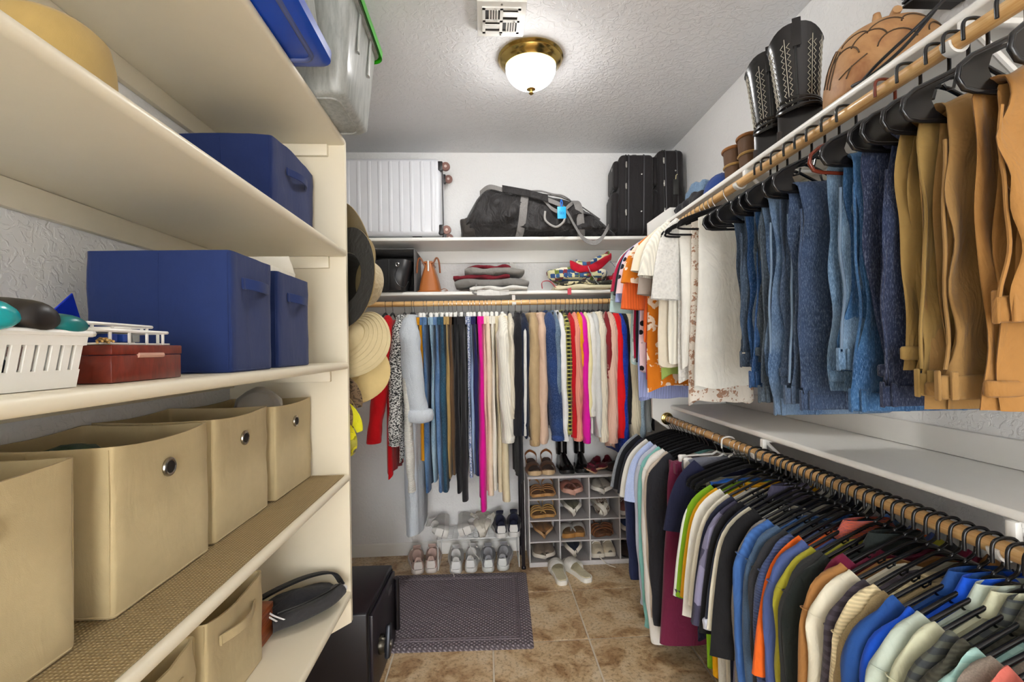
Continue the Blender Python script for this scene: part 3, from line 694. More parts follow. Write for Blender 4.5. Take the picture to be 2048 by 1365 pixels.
def hmesh(key, fn):
    if key not in HMESH: HMESH[key] = fn()
    return HMESH[key]
def mk(name, mb, mat):
    me = bpy.data.meshes.new(name); me.from_pydata(mb.v, [], mb.f); me.update(); me.shade_smooth()
    try: me.set_sharp_from_angle(angle=math.radians(50))
    except Exception: pass
    me.materials.append(mat); return me
def sub(name, me, parent):
    o = bpy.data.objects.new(name, me); COL.objects.link(o); o.parent = parent; return o
def hanger_parts(kind):
    P = []
    if kind == 'velvet':
        P.append(('hook', MB().tube(hook_path(), .0017, 6), CHROME))
        pts = spline([(-.205, 0, -.135), (-.19, 0, -.118), (-.12, 0, -.09), (-.05, 0, -.068), (0, 0, -.058), (.05, 0, -.068), (.12, 0, -.09), (.19, 0, -.118), (.205, 0, -.135)], 4)
        P.append(('shoulder_bar', MB().etube(pts, .005, .008, (0, 1, 0), 8), VELVET))
        P.append(('lower_bar', MB().etube(spline([(-.205, 0, -.135), (-.19, 0, -.15), (0, 0, -.15), (.19, 0, -.15), (.205, 0, -.135)], 5), .004, .0045, (0, 1, 0), 6), VELVET))
    elif kind == 'clip':
        P.append(('hook', MB().tube(hook_path(), .0017, 6), CHROME))
        P.append(('bar', MB().tube([(-.17, 0, -.075), (-.02, 0, -.07), (0, 0, -.058), (.02, 0, -.07), (.17, 0, -.075)], .0045, 6), PWHITE))
        for s in (-1, 1): P.append(('clip', MB().rbox(s*.15-.018, s*.15+.018, -.010, .010, -.115, -.068, .004, 1), PWHITE))
    elif kind == 'tube':
        P.append(('hook', MB().tube(hook_path(square=True), .0036, 8), PBLACK))
        body = [(0, 0, -.062), (.02, 0, -.066), (.10, 0, -.100), (.185, 0, -.140), (.205, 0, -.155), (.206, 0, -.168), (.19, 0, -.176), (.1, 0, -.177)]
        pts = body+[(-x, y, z) for x, y, z in reversed(body)]
        P.append(('body', MB().tube(pts, .0046, 8, closed=True), PBLACK))
        for s in (-1, 1): P.append(('strap_hook', MB().tube([(s*.075, 0, -.090), (s*.078, 0, -.104), (s*.09, 0, -.108), (s*.097, 0, -.100)], .003, 6), PBLACK))
    elif kind in ('gusset', 'brown', 'white'):
        mt = {'gusset': PBLACK, 'brown': PBROWN, 'white': PWHITE}[kind]
        P.append(('hook', MB().tube(hook_path(square=True, bottom=-.07), .0036, 8), mt))
        body = [(0, 0, -.070), (.02, 0, -.074), (.10, 0, -.112), (.185, 0, -.152), (.207, 0, -.170), (.211, 0, -.190), (.20, 0, -.206), (.18, 0, -.210), (.1, 0, -.211)]
        pts = body+[(-x, y, z) for x, y, z in reversed(body)]
        P.append(('body', MB().tube(pts, .0046, 8, closed=True), mt))
        if kind == 'gusset':
            for s in (-1, 1):
                g = [(s*.12, -.121), (s*.185, -.152), (s*.207, -.172), (s*.209, -.192), (s*.195, -.208), (s*.125, -.210), (s*.150, -.192), (s*.158, -.172), (s*.150, -.150)]
                P.append(('gusset_plate', MB().loft([[(x, y, z) for x, z in g] for y in (-.0022, .0022)]), mt))
            for s in (-1, 1): P.append(('strap_hook', MB().tube([(s*.05, 0, -.10), (s*.055, 0, -.118), (s*.07, 0, -.122), (s*.078, 0, -.112)], .003, 6), mt))
    return P
HNAME = {'velvet': ('felt_hanger', 'slim black felt hanger'), 'clip': ('clip_hanger', 'white clip hanger'), 'tube': ('plastic_hanger', 'black tubular plastic hanger'),
         'gusset': ('plastic_hanger', 'black plastic hanger'), 'brown': ('plastic_hanger', 'red-brown plastic hanger'), 'white': ('plastic_hanger', 'white plastic hanger')}
def hanger(kind, rod, pos, short, yaw=0.0, label=None):
    meshes = hmesh(kind, lambda: [(n, mk(n, m, mt)) for n, m, mt in hanger_parts(kind)])
    nm, lb = HNAME[kind]; loc, rz = rodpos(rod, pos)
    h = thing(nm, label or '%s carrying the %s' % (lb, short), 'hanger', loc, rz+yaw, '%ss on the %s rod' % (lb, ROD[rod][3]))
    for n, me in meshes: sub(n, me, h)
    return h
ROD = {'back': (None, BRY, BRZ, 'back'), 'up': (RX, None, RUZ, 'upper right'), 'low': (RX, None, RLZ, 'lower right')}
def rodpos(rod, pos):
    if rod == 'back': return (pos, BRY, BRZ), -PI/2
    return (RX, pos, ROD[rod][2]), PI
def foldfn(seed, amp, k=(2, 5)):
    r = random.Random(seed); T = [(r.uniform(*k), r.uniform(0, 6.28), r.uniform(-3, 3), r.uniform(.4, 1)) for _ in range(4)]
    return lambda u, v: amp*sum(w*math.sin(kk*u*PI+p+c*v) for kk, p, c, w in T)/2
SLOPE = {'velvet': (.068, .060), 'tube': (.072, .088), 'gusset': (.08, .1), 'white': (.08, .09), 'brown': (.08, .09), 'clip': (.07, .05)}
def shirt_body(L, W, th, slope, seed, flare=0.0, amp=.009, neck=.07, wav=.012, strap=False):
    f = foldfn(seed, amp); n = 44; nv = 18; rings = []; z0, sl = slope
    def top(u):
        a = abs(u)*W
        if a < neck: return -z0-.012-.028*(1-(a/neck)**2)
        return -z0-.004-sl*min(1.15, (a-neck*.4)/(.2-neck*.4))
    for i in range(nv+1):
        v = (i/nv)**1.15; ring = []
        Wv = W*(1-.05*math.sin(PI*min(1, v*1.3)))+flare*v; tv = .005+(th-.005)*min(1, v*4)
        for j in range(n):
            ph = 2*PI*j/n; c, s = math.cos(ph), math.sin(ph)
            u = math.copysign(abs(c)**.75, c); tt = math.copysign(abs(s)**.8, s)
            x = Wv*u; y = tv*tt+f(u, v*2)*min(1, v*2.2)
            z = top(u)*(1-v)+(-z0-L)*v-wav*math.sin(3*ph+seed)*v**3-.02*v**4*abs(u)
            ring.append((x, y, z))
        rings.append(ring)
    m = MB().loft(rings, False, False)
    h = n//2
    m.add(rings[0], [(j, j+1, n-j-1, n-j) if n-j < n else (0, 1, n-1) for j in range(0, h)])
    return m, top
def shirt(rod, pos, short, where, mat, L=.64, W=.205, th=.02, sl='long', sL=.62, sry=.028, srx=.055, lean=0.0, hang='velvet', seed=0, yaw=0.0, flare=0.0, collar=None, trim=None, name='shirt', cat='shirt', group=None, cuff=None, amp=.009, hood=False, hz=None, band=None):
    loc, rz = rodpos(rod, pos); hanger(hang, rod, pos, short, yaw)
    g = thing(name, (short+' '+where).strip(), cat, loc, rz+yaw, group)
    z0, slp = SLOPE[hang]; body, top = shirt_body(L, W, th, SLOPE[hang], seed, flare, amp)
    obj('body', body, mat, g, smooth=80)
    r = random.Random(seed+99); zt = top(1.0)
    for s in (1, -1):
        if sl == 'none': break
        le = lean if s > 0 else r.uniform(-.02, .02)
        p1, p2 = r.uniform(0, 6), r.uniform(0, 6)
        if sl == 'long':
            pts = spline([(s*W*.72, 0, zt+.022), (s*(W+.005), 0, zt-.035), (s*(W+.022), le*.15, zt-.12), (s*(W+.026), le*.5, zt-sL*.55), (s*(W+.020), le*.85, zt-sL*.85), (s*(W+.016), le, zt-sL)], 7); N = len(pts)
            ra = [sry*(.55+.45*min(1, 3*i/N))*(1.12-.30*i/N) for i in range(N)]; rb = [srx*(.75+.25*min(1, 3*i/N))*(1.1-.35*i/N) for i in range(N)]
            wf = lambda t, ph, p1=p1, p2=p2: (.003*math.sin(9*t+2*ph+p1)+.003*math.sin(21*t+ph+p2)+.0015*math.sin(43*t+3*ph+p1), .0025*math.sin(11*t+ph+p2)+.002*math.sin(31*t+2*ph+p1))
        else:
            k = sL
            pts = spline([(s*W*.72, 0, zt+.022), (s*(W+.008), le*.1, zt-.04), (s*(W+.035), le*.5, zt-k*.55), (s*(W+.048), le, zt-k)], 6); N = len(pts)
            ra = [sry*(.5+.5*i/N) for i in range(N)]; rb = [srx*(.9+.35*i/N) for i in range(N)]
            wf = lambda t, ph, p1=p1: (.004*t*math.sin(3*ph+p1), .004*t*math.sin(2*ph+p1))
        so = obj('sleeve', MB().etube(pts, ra, rb, (0, 1, 0), 16, wf, True, False), mat if not (band and sl == 'long') else mat, g, smooth=80)
        if sl == 'long' and rod != 'back':
            pc = np.array(pts[9]); td = np.array(pts[10])-np.array(pts[8]); td /= np.linalg.norm(td); Bv = np.cross(td, (0, 1, 0))
            obj('shoulder_seam', MB().tube([pc+np.array((0, 1, 0))*(ra[9]+.0012)*math.cos(q)+Bv*(rb[9]+.0012)*math.sin(q) for q in np.linspace(0, 2*PI, 21)[:-1]], .0015, 5, closed=True), mat, so)
        if cuff:
            e = np.array(pts[-1]); cm, ck = cuff
            pp = [e+np.array((0, 0, q)) for q in (.034, .026, .012, .0, -.004)]
            if ck == 'roll': obj('cuff', MB().etube([e+np.array((0, 0, q)) for q in (.075, .07, .04, .01, 0)], [ra[-1]*1.0, ra[-1]*1.45, ra[-1]*1.6, ra[-1]*1.5, ra[-1]*1.1], [rb[-1]*1.0, rb[-1]*1.4, rb[-1]*1.5, rb[-1]*1.4, rb[-1]*1.05], (0, 1, 0), 16), cm, so, smooth=80)
            else: obj('cuff', MB().etube(pp, [ra[-1]*k for k in (.9, 1.06, 1.04, 1.02, .9)], [rb[-1]*k for k in (.9, 1.05, 1.03, 1.02, .9)], (0, 1, 0), 16), cm, so, smooth=80)
        if trim:
            k = N//2; obj('sleeve_stripe', MB().etube([np.array(p)+np.array((s*rb[i]*.8, 0, 0)) for i, p in enumerate(pts[3:], 3)], [a*.35 for a in ra[3:]], [b*.32 for b in rb[3:]], (0, 1, 0), 8), trim, so, smooth=80)
    cm = mat if collar in (None, 'crew', 'polo', 'hood') else collar
    if isinstance(collar, tuple): cm, ck = collar
    else: ck = collar
    if ck == 'crew': 
        obj('neckband', MB().tube([(.068*math.cos(a), .016*math.sin(a), -z0-.022-.018*(math.cos(a)**2 < .5)*0-.010*abs(math.sin(a))) for a in np.linspace(0, 2*PI, 25)[:-1]], .006, 6, closed=True), cm, g)
    elif ck == 'polo':
        ring0 = [(.072*math.cos(a), .020*math.sin(a), -z0-.030) for a in np.linspace(0, 2*PI, 25)[:-1]]; ring1 = [(.064*math.cos(a), .015*math.sin(a), -z0+.012) for a in np.linspace(0, 2*PI, 25)[:-1]]; ring2 = [(.090*math.cos(a), .027*math.sin(a), -z0-.022-.012*abs(math.cos(a))) for a in np.linspace(0, 2*PI, 25)[:-1]]
        obj('collar', MB().loft([ring0, ring1, ring2], False, False), cm, g, smooth=80)
    elif ck == 'hood':
        rr = []
        for k in range(8):
            a = k/7*PI*.9; rr.append([(.10+.055*math.sin(a)*0+(.085*math.cos(p))*(.6+.4*math.sin(a)), (.026+.012*math.sin(a))*math.sin(p), -z0-.02+.055*math.sin(a)-.10*k/7) for p in np.linspace(0, 2*PI, 17)[:-1]])
        obj('hood', MB().loft(rr), cm, g, smooth=80)
    if band: obj('hem_band', MB().etube([(0, 0, -z0-L-q) for q in (-.028, -.02, 0, .012, .014)], [W*.93, W*.97, W*.96, W*.94, W*.9], [th*1.1]*5, (1, 0, 0), 28), band, g, smooth=80)
    return g
def pants(rod, pos, short, where, mat, zb, W=.19, th=.017, seed=0, hang='clip', yaw=0.0, name='trousers', hem=.105, wb=None, group=None, hz=-.098, waist=True):
    loc, rz = rodpos(rod, pos); hanger(hang, rod, pos, short, yaw)
    g = thing(name, (short+' '+where).strip(), 'pants', loc, rz+yaw, group)
    f = foldfn(seed, .004); L = -(zb-ROD[rod][2])+hz; L = ROD[rod][2]-zb+hz
    r = random.Random(seed)
    for s in (1, -1):
        N = 16; path = []; ra = []; rb = []
        for i in range(N+1):
            t = i/N; wt = W*(1+.06*math.sin(PI*min(1, t*3)))*(1-t)+hem*1.75*t
            half = max(hem*.5, wt*.5*(1-.25*t)); cx = s*(wt-half)
            path.append((cx*(1-.15*t), f(s*.5, t*3)*.8+s*.002, hz-t*L)); ra.append(half); rb.append(th*(.75+.25*min(1, t*4))*(1-.1*t))
        p1 = r.uniform(0, 6)
        obj('leg', MB().etube(path, ra, rb, (1, 0, 0), 20, lambda t, ph, p1=p1: (.002*math.sin(11*t+p1), .003*math.sin(7*t+2*ph+p1)+.002*math.sin(17*t+ph)), pw=.8), mat, g, smooth=80)
    if waist:
        w_ = obj('waistband', MB().etube([(0, 0, hz-q) for q in (-.003, 0, .02, .036, .04)], [W*k for k in (.97, 1.0, 1.012, 1.012, .99)], [th*k for k in (.85, .95, 1.0, 1.0, .9)], (1, 0, 0), 28, pw=.8), wb or mat, g, smooth=80)
        for x in (W*.96, W*.45, -W*.45): obj('belt_loop', MB().rbox(x-.005, x+.005, -th-.003, th+.003, hz-.044, hz+.002, .0015, 1), wb or mat, w_)
    return g

BACK = 'clothes on the back rod'
cx = lambda zx: -.893+.000972*zx          # shoulder places along the back rod
seed = 0
def bsh(zx, short, c, kind='plain', c2=None, zb=.85, L=.66, **kw):
    global seed; seed += 1
    zs = BRZ-.07-.06; sl = kw.pop('sl', 'long')
    return shirt('back', cx(zx), short, kw.pop('where', 'on the back rod'), cloth(c, kind, c2), L=L, sL=zs-zb if sl == 'long' else kw.pop('sL', .2), sl=sl, seed=seed, group=BACK, **kw)
def bpt(zx, short, c, kind='plain', c2=None, zb=.5, **kw):
    global seed; seed += 1
    return pants('back', -.88+.000985*zx, short, kw.pop('where', 'on the back rod'), cloth(c, kind, c2), zb, seed=seed, group=BACK, **kw)
bsh(285, 'dark navy top', '#22243a', zb=1.25, L=.5, where='half hidden left of the red coat', sry=.02)
bsh(330, 'bright red wool coat', '#c00a14', zb=.878, L=.93, lean=-.075, sry=.046, srx=.05, name='coat', cat='coat', where='at the left end of the back rod')
bsh(405, 'black and white tweed coat', '#d8d8d4', 'tweed', '#202022', zb=.86, L=.84, lean=-.035, sry=.042, name='coat', cat='coat', collar='hood', where='beside the red coat')
bsh(465, 'pale grey fleece robe', '#ccd3da', 'fleece', zb=1.0, L=1.27, lean=.055, sry=.062, srx=.06, W=.225, th=.05, name='robe', cat='robe', collar='hood', where='with turned-up cuffs', cuff=(cloth('#d6dde4', 'fleece'), 'roll'))
bsh(450, 'long white cable-knit cardigan', '#dcdad2', 'rib', zb=.60, L=1.10, lean=.015, sry=.025, name='cardigan', cat='cardigan', where='hanging under the grey robe', W=.21)
bpt(505, 'mustard yellow trousers', '#c98a12', zb=.75, where='peeking out beside the grey robe')
bpt(525, 'mid blue jeans', '#365a85', 'denim', '#6f8fb0', zb=.56, name='jeans', W=.20, where='next to the mustard trousers')
bpt(568, 'pale washed blue jeans', '#7f9fb4', 'denim', '#a9c0cc', zb=.62, name='jeans', th=.013, where='third jeans from the robe')
bpt(600, 'faded blue jeans', '#4d6f9c', 'denim', '#7593b8', zb=.56, name='jeans', where='between pale and dark teal jeans')
bpt(632, 'dark teal blue jeans', '#1f4258', 'denim', '#2c5a72', zb=.56, name='jeans', W=.20, th=.022, where='beside the khaki trousers')
bpt(662, 'khaki cotton trousers', '#a98d58', zb=.64, where='left of the brown trousers', W=.21, th=.013)
bpt(685, 'brown cotton trousers', '#5d4630', zb=.66, where='right of the khaki trousers')
bpt(712, 'black dress trousers', '#17161a', zb=.55, where='right of the brown trousers')
bpt(748, 'charcoal black trousers', '#242325', zb=.50, W=.205, th=.021, where='left of the patterned trousers')
bpt(787, 'blue and white patterned trousers', '#d6dbe6', 'speckle', '#4b5f92', zb=.64, th=.011, where='on the back rod')
bpt(805, 'light blue cotton trousers', '#8fa6c8', zb=.66, th=.010, where='beside the patterned trousers')
bpt(826, 'deep navy trousers', '#20204f', zb=.65, W=.20, where='left of the hot pink trousers')
bpt(858, 'hot pink flared trousers', '#d6108f', zb=.45, W=.20, th=.022, hem=.13, where='in the middle of the back rod')
bpt(885, 'blush pink trousers', '#dfb3aa', zb=.56, th=.010, where='right of the hot pink trousers')
bpt(905, 'pale peach crinkled trousers', '#e2cdb4', zb=.53, W=.20, th=.020, where='right of the blush trousers')
bpt(932, 'off-white jeans', '#e4dfd2', zb=.56, W=.205, th=.014, name='jeans', where='among the cream trousers')
bpt(960, 'cream wide trousers', '#d8cbac', zb=.55, th=.014, where='right of the off-white jeans')
bpt(995, 'long cream linen trousers', '#dccfae', zb=.49, W=.20, th=.026, where='longest of the cream trousers')
bsh(1022, 'ivory white long-sleeved sweater', '#e4e0d3', 'knit', zb=.86, L=.76, lean=.02, sry=.040, srx=.05, name='sweater', cat='sweater', cuff=(cloth('#e8e6dd', 'knit'), 'band'), where='right of the cream trousers')
bsh(1068, 'cream cardigan', '#d8d0bc', 'knit', zb=1.0, L=.70, sry=.022, name='cardigan', cat='cardigan', where='behind the ivory sweater')
bsh(1112, 'black blazer', '#1c1c21', zb=.90, L=.98, lean=-.012, sry=.034, name='jacket', cat='jacket', where='right of the cream cardigan')
bsh(1150, 'navy track jacket with white sleeve stripe', '#1a2236', zb=.90, L=.72, lean=-.010, sry=.030, name='jacket', cat='jacket', trim=cloth('#d8d8d4'), where='on the back rod')
bsh(1205, 'tan hooded sweatshirt', '#b39a74', zb=.84, L=.76, lean=-.005, sry=.036, srx=.06, name='hoodie', cat='hoodie', collar='hood', cuff=(cloth('#ad936c'), 'band'), where='right of the track jacket')
bsh(1255, 'blush beige hoodie', '#cdb09a', zb=.85, L=.74, lean=-.004, sry=.030, name='hoodie', cat='hoodie', collar='hood', where='left of the denim jacket')
bsh(1305, 'dark indigo denim jacket', '#1d3560', 'denim', '#2c4a80', zb=.865, L=.62, lean=.035, sry=.046, srx=.055, name='jacket', cat='jacket', collar='polo', cuff=(cloth('#24407a', 'denim', '#2f5190'), 'band'), where='on the back rod')
bsh(1345, 'grey blue chambray shirt', '#5c7186', 'denim', '#7e90a2', zb=.95, L=.7, sry=.022, collar='polo', where='right of the denim jacket')
bsh(1375, 'crisp white blouse', '#e4e4e2', zb=.86, L=.66, sry=.026, lean=.01, collar='polo', where='left of the plaid shirt')
bsh(1405, 'black and yellow plaid shirt', '#23261c', 'plaid', '#c9c46a', zb=.90, L=.72, sry=.028, collar='polo', where='on the back rod')
bsh(1437, 'scarlet red sweater', '#b8101c', zb=.88, L=.70, sry=.022, name='sweater', cat='sweater', where='right of the plaid shirt')
bsh(1462, 'salmon pink sweater', '#e2917e', 'knit', zb=.86, L=.70, sry=.031, name='sweater', cat='sweater', where='left of the magenta top', cuff=(cloth('#dc8573', 'knit'), 'band'))
bsh(1487, 'golden orange cardigan', '#e09a1c', zb=1.28, L=.6, sry=.020, name='cardigan', cat='cardigan', where='showing only at the shoulder', collar='crew')
bsh(1508, 'magenta pink sweatshirt', '#d2149a', zb=.845, L=.68, sry=.026, name='sweatshirt', cat='sweatshirt', where='right of the salmon sweater', cuff=(cloth('#d2149a'), 'band'), lean=.006)
bsh(1532, 'pale lemon cardigan', '#e3d8a6', zb=1.0, L=.66, sry=.020, name='cardigan', cat='cardigan', where='right of the magenta sweatshirt')
bsh(1556, 'soft white sweatshirt', '#dcdad4', zb=1.0, L=.70, sry=.032, srx=.05, lean=-.012, name='sweatshirt', cat='sweatshirt', where='right of the lemon cardigan', cuff=(cloth('#dcdad4'), 'band'))
bsh(1585, 'light grey knit top', '#c8c9c6', zb=.88, L=.72, sry=.022, where='behind the soft white sweatshirt')
bsh(1615, 'cream funnel-neck cardigan', '#dcd2bc', 'knit', zb=.85, L=.72, sry=.030, name='cardigan', cat='cardigan', collar='hood', where='left of the maroon top')
bsh(1655, 'maroon printed top', '#7c1e24', 'floral', '#b98e84', zb=1.22, L=.62, sry=.022, where='with dark collar', collar='crew')
bsh(1680, 'pale blush pink sweater', '#dcb3a0', 'knit', zb=.84, L=.80, lean=-.01, sry=.036, name='sweater', cat='sweater', where='left of the bright red sweater', band=cloth('#e3ddd2', 'lace'))
bsh(1718, 'bright red knit sweater', '#d4121a', zb=.87, L=.75, lean=.008, sry=.032, name='sweater', cat='sweater', where='right of the blush sweater')
bsh(1745, 'royal blue ribbed sweater', '#1d3ca2', 'rib', zb=.74, L=.86, sry=.028, name='sweater', cat='sweater', where='behind the bright red sweater')
bsh(1765, 'black knit cardigan', '#1a1a1e', zb=.95, L=.75, sry=.024, name='cardigan', cat='cardigan', where='right of the royal blue sweater')
bsh(1798, 'cream ribbed sweater', '#ddd1b4', 'knit', zb=.86, L=.72, lean=.012, sry=.040, name='sweater', cat='sweater', where='at the right end of the back rod', cuff=(cloth('#ddd1b4', 'knit'), 'band'))
bsh(1845, 'pale blue grey jacket', '#8ea3b2', 'denim', '#b4c2cb', zb=.86, L=.74, sry=.024, name='jacket', cat='jacket', where='right of the cream ribbed sweater')
bsh(1885, 'grey corduroy jacket', '#8b8f8e', 'knit', zb=.90, L=.72, sry=.030, name='jacket', cat='jacket', where='near the right end panel')
bsh(1925, 'black fleece jacket', '#17171a', zb=1.0, L=.70, sry=.026, name='jacket', cat='jacket', where='last on the back rod by the panel')
# ------------------------------------------------------------------ things on the back shelves
def soft(rx, ry, rz_, seed, amp=.008, pw=.55, n=24, m=16, flat=True, k=3):
    # soft cushion-like lump, origin at base centre
    r = random.Random(seed); T = [(r.randint(2, 3+k), r.uniform(0, 6), r.uniform(-7, 7), r.uniform(.4, 1)) for _ in range(5)]; rings = []
    for i in range(m+1):
        a = -PI/2+PI*i/m; ca = max(.0, math.cos(a))**pw; sa = math.copysign(abs(math.sin(a))**pw, math.sin(a)); ring = []
        for j in range(n):
            p = 2*PI*j/n; cp = math.copysign(abs(math.cos(p))**pw, math.cos(p)); sp = math.copysign(abs(math.sin(p))**pw, math.sin(p))
            d = amp*sum(w*math.sin(q*p+ph+c*a) for q, ph, c, w in T)/2
            ring.append(((rx+d)*ca*cp, (ry+d)*ca*sp, rz_+(rz_+d*(1 if a > -1 else 0))*sa))
        rings.append(ring)
    return MB().loft(rings)
# silver suitcase
SIL = plain('#d9dbe0', .3, 0, .04); sc_ = thing('hard_suitcase', 'ribbed silver hard-shell suitcase lying on the top back shelf', 'suitcase', (-.60, 3.13, BS1+.016))
obj('shell', MB().rbox(-.33, .335, -.135, .01, 0, .485, .03, 4), SIL, sc_, smooth=50)
obj('back_shell', MB().rbox(-.33, .335, .02, .15, 0, .485, .03, 4), SIL, sc_, smooth=50)
obj('zip_frame', MB().rbox(-.325, .338, .005, .025, .004, .481, .02, 3), plain('#2a2a2e', .5), sc_)
for k in range(10): obj('rib', MB().etube([(-.30+k*.065, -.134, z) for z in (.022, .03, .25, .455, .463)], [.010, .013, .013, .013, .010], [.003, .006, .006, .006, .003], (1, 0, 0), 10), SIL, sc_)
ROSE = plain('#8d6a62', .3, .5, .1)
for x, y, z in ((.345, -.105, .435), (.345, .12, .435), (.345, -.105, .035), (.345, .12, .035)):
    w = obj('wheel', MB().lathe([(.010, -.012), (.026, -.012), (.028, -.006), (.028, .006), (.026, .012), (.010, .012)], 20, axis='Y'), ROSE, sc_, loc=(x+.022, y-.01, z))
    obj('wheel_hub', MB().lathe([(.001, -.0135), (.009, -.0135), (.009, .0135), (.001, .0135)], 10, axis='Y'), plain('#d6c2b8', .3, .6), w)
    obj('wheel_housing', MB().rbox(x-.03, x+.005, y-.026, y+.012, z-.03, z+.032, .008, 2), plain('#1c1b1d', .4), sc_)
for x in (-.18, .18): obj('foot', MB().rbox(x-.03, x+.03, -.10, -.06, -.0155, .001, .004), plain('#1c1b1d', .5), sc_)
# duffel
du = thing('duffel_bag', 'slumped black duffel bag with grey straps on the top back shelf', 'duffel bag', (.36, 3.10, BS1))
def dpath(x):
    t = (x+.46)/.95
    top = np.interp(t, [0, .06, .12, .3, .5, .62, .75, .9, 1], [.16, .26, .335, .31, .285, .27, .22, .12, .04]); bot = np.interp(t, [0, .1, .35, .6, .8, 1], [.012, .004, .002, .002, .004, .010])
    dep = np.interp(t, [0, .08, .3, .6, .85, 1], [.08, .12, .14, .145, .12, .05]); return top, bot, dep
rr = random.Random(3); TT = [(rr.uniform(6, 22), rr.choice((-4, -3, -2, 2, 3, 4, 5)), rr.uniform(0, 6), rr.uniform(.4, 1)) for _ in range(8)]; rings = []
for i in range(65):
    x = -.46+.95*i/64; top, bot, dep = dpath(x); ring = []
    for j in range(44):
        p = 2*PI*j/44; cp = math.copysign(abs(math.cos(p))**.8, math.cos(p)); sp = math.copysign(abs(math.sin(p))**.8, math.sin(p))
        d = sum(w*(1-2*abs(math.sin(kx*x+q*.5*p*2+ph))) for kx, q, ph, w in TT)/8*.070+.014*math.sin(38*x+3*p)*math.sin(9*x+2*p)
        y = dep*cp+d*(1 if sp > -.6 else .1)
        sg = -.035*math.exp(-((x-.05)/.25)**2) if (cp < -.72 and sp < .1) else 0
        z = (top+bot)/2+(top-bot)/2*sp+(d if sp > -.2 else 0); z = max(z, bot)
        if y < -.112 and sp < .15: z -= .042*math.exp(-((x-.06)/.24)**2)*min(1, (-.112-y)/.02)
        ring.append((x+d*.3, y, z))
    rings.append(ring)
DUF = cloth('#2d2b2b', rough=.5, crease=1.0); obj('body', MB().loft(rings), DUF, du, smooth=70)
GREY = cloth('#8d8a87', 'heather', '#6e6b69')
def strap_over(x0, x1, a0, a1, w=.045, out=.010):
    pts = []
    for k in range(17):
        q = k/16; x = x0+(x1-x0)*q; p = a0+(a1-a0)*q; top, bot, dep = dpath(x)
        cp = math.copysign(abs(math.cos(p))**.8, math.cos(p)); sp = math.copysign(abs(math.sin(p))**.8, math.sin(p))
        pts.append((x, (dep+out)*cp, (top+bot)/2+((top-bot)/2+out)*sp))
    return pts
for x0, x1 in ((-.14, -.06), (.26, .21)):
    obj('strap', MB().ribbon(strap_over(x0, x1, PI*1.35, PI*.30, out=.014), (1, 0, 0), .048, .004), GREY, du)
def surf(x, p, out):
    top, bot, dep = dpath(x); cp = math.copysign(abs(math.cos(p))**.8, math.cos(p)); sp = math.copysign(abs(math.sin(p))**.8, math.sin(p))
    return (x, (dep+out)*cp, (top+bot)/2+((top-bot)/2+out)*sp)
obj('carry_handle', MB().ribbon(spline([surf(-.06, PI*.74, .012), surf(.0, PI*.84, .022), surf(.06, PI*.98, .03), surf(.12, PI*1.0, .03), surf(.17, PI*.92, .025), surf(.20, PI*.80, .012)], 6), (0, .3, 1), .03, .006), GREY, du)
obj('carry_handle', MB().ribbon(spline([surf(-.08, PI*.55, .012), surf(.0, PI*.62, .022), surf(.08, PI*.74, .022), surf(.14, PI*.72, .02), surf(.2, PI*.58, .012)], 6), (0, 1, .6), .03, .006), GREY, du)
obj('shoulder_strap', MB().ribbon(spline([surf(-.38, PI*.66, .012), surf(-.32, PI*.72, .02), surf(-.22, PI*.76, .018), surf(-.08, PI*.82, .024), surf(.06, PI*.90, .03), surf(.14, PI*.97, .034), (.20, -.182, .05), (.25, -.185, -.03), (.31, -.186, -.06), (.36, -.184, -.04), (.40, -.178, .02), (.43, -.12, .06)], 6), (0, .35, 1), .036, .005), GREY, du)
obj('strap_pad', MB().ribbon(spline([surf(-.24, PI*.755, .026), surf(-.16, PI*.785, .028), surf(-.06, PI*.83, .034), surf(.04, PI*.885, .038)], 6), (0, .35, 1), .055, .010), DUF, du)
obj('end_pocket', soft(.05, .085, .06, 4, .006), cloth('#3a3633', rough=.6), du, loc=(-.455, -.02, .01))
tg = obj('luggage_tag', MB().rbox(-.027, .027, -.003, .003, -.075, 0, .006, 2), plain('#1fa5e0', .4), du, loc=(.12, -.19, .165)); tg['label'] = 'bright blue luggage tag'
obj('tag_loop', MB().tube(spline([(0, 0, 0), (-.006, 0, .02), (0, .006, .045), (.006, 0, .02), (0, 0, 0)], 4), .003, 6), plain('#1b6fd0', .5), tg)
lg = MB()
for k in range(4): lg.tube([(-.012+.008*k, -.0036, -.03-.004*(k % 2)), (-.010+.008*k, -.0036, -.05)], .0012, 4)
lgo = obj('tag_writing', lg, plain('#0c4a86', .6), tg); lgo['kind'] = 'stuff'
obj('zipper', MB().tube([(x, -.02, dpath(x)[0]+.014) for x in np.linspace(-.36, .40, 16)], .004, 6), plain('#55524f', .5), du)
obj('bottle_loop', MB().tube(spline([(.02, -.176, .14), (.02, -.188, .08), (.08, -.19, .04), (.13, -.188, .07), (.14, -.184, .11)], 6), .007, 8), cloth('#9d9a96'), du)
lg = MB().tube(spline([surf(.075, PI*.66, .012), surf(.095, PI*.68, .012), surf(.115, PI*.655, .012), surf(.145, PI*.66, .012)], 4), .005, 6); e_ = obj('logo_print', lg, plain('#c9c8c4', .6), du); e_['label'] = 'small pale logo'
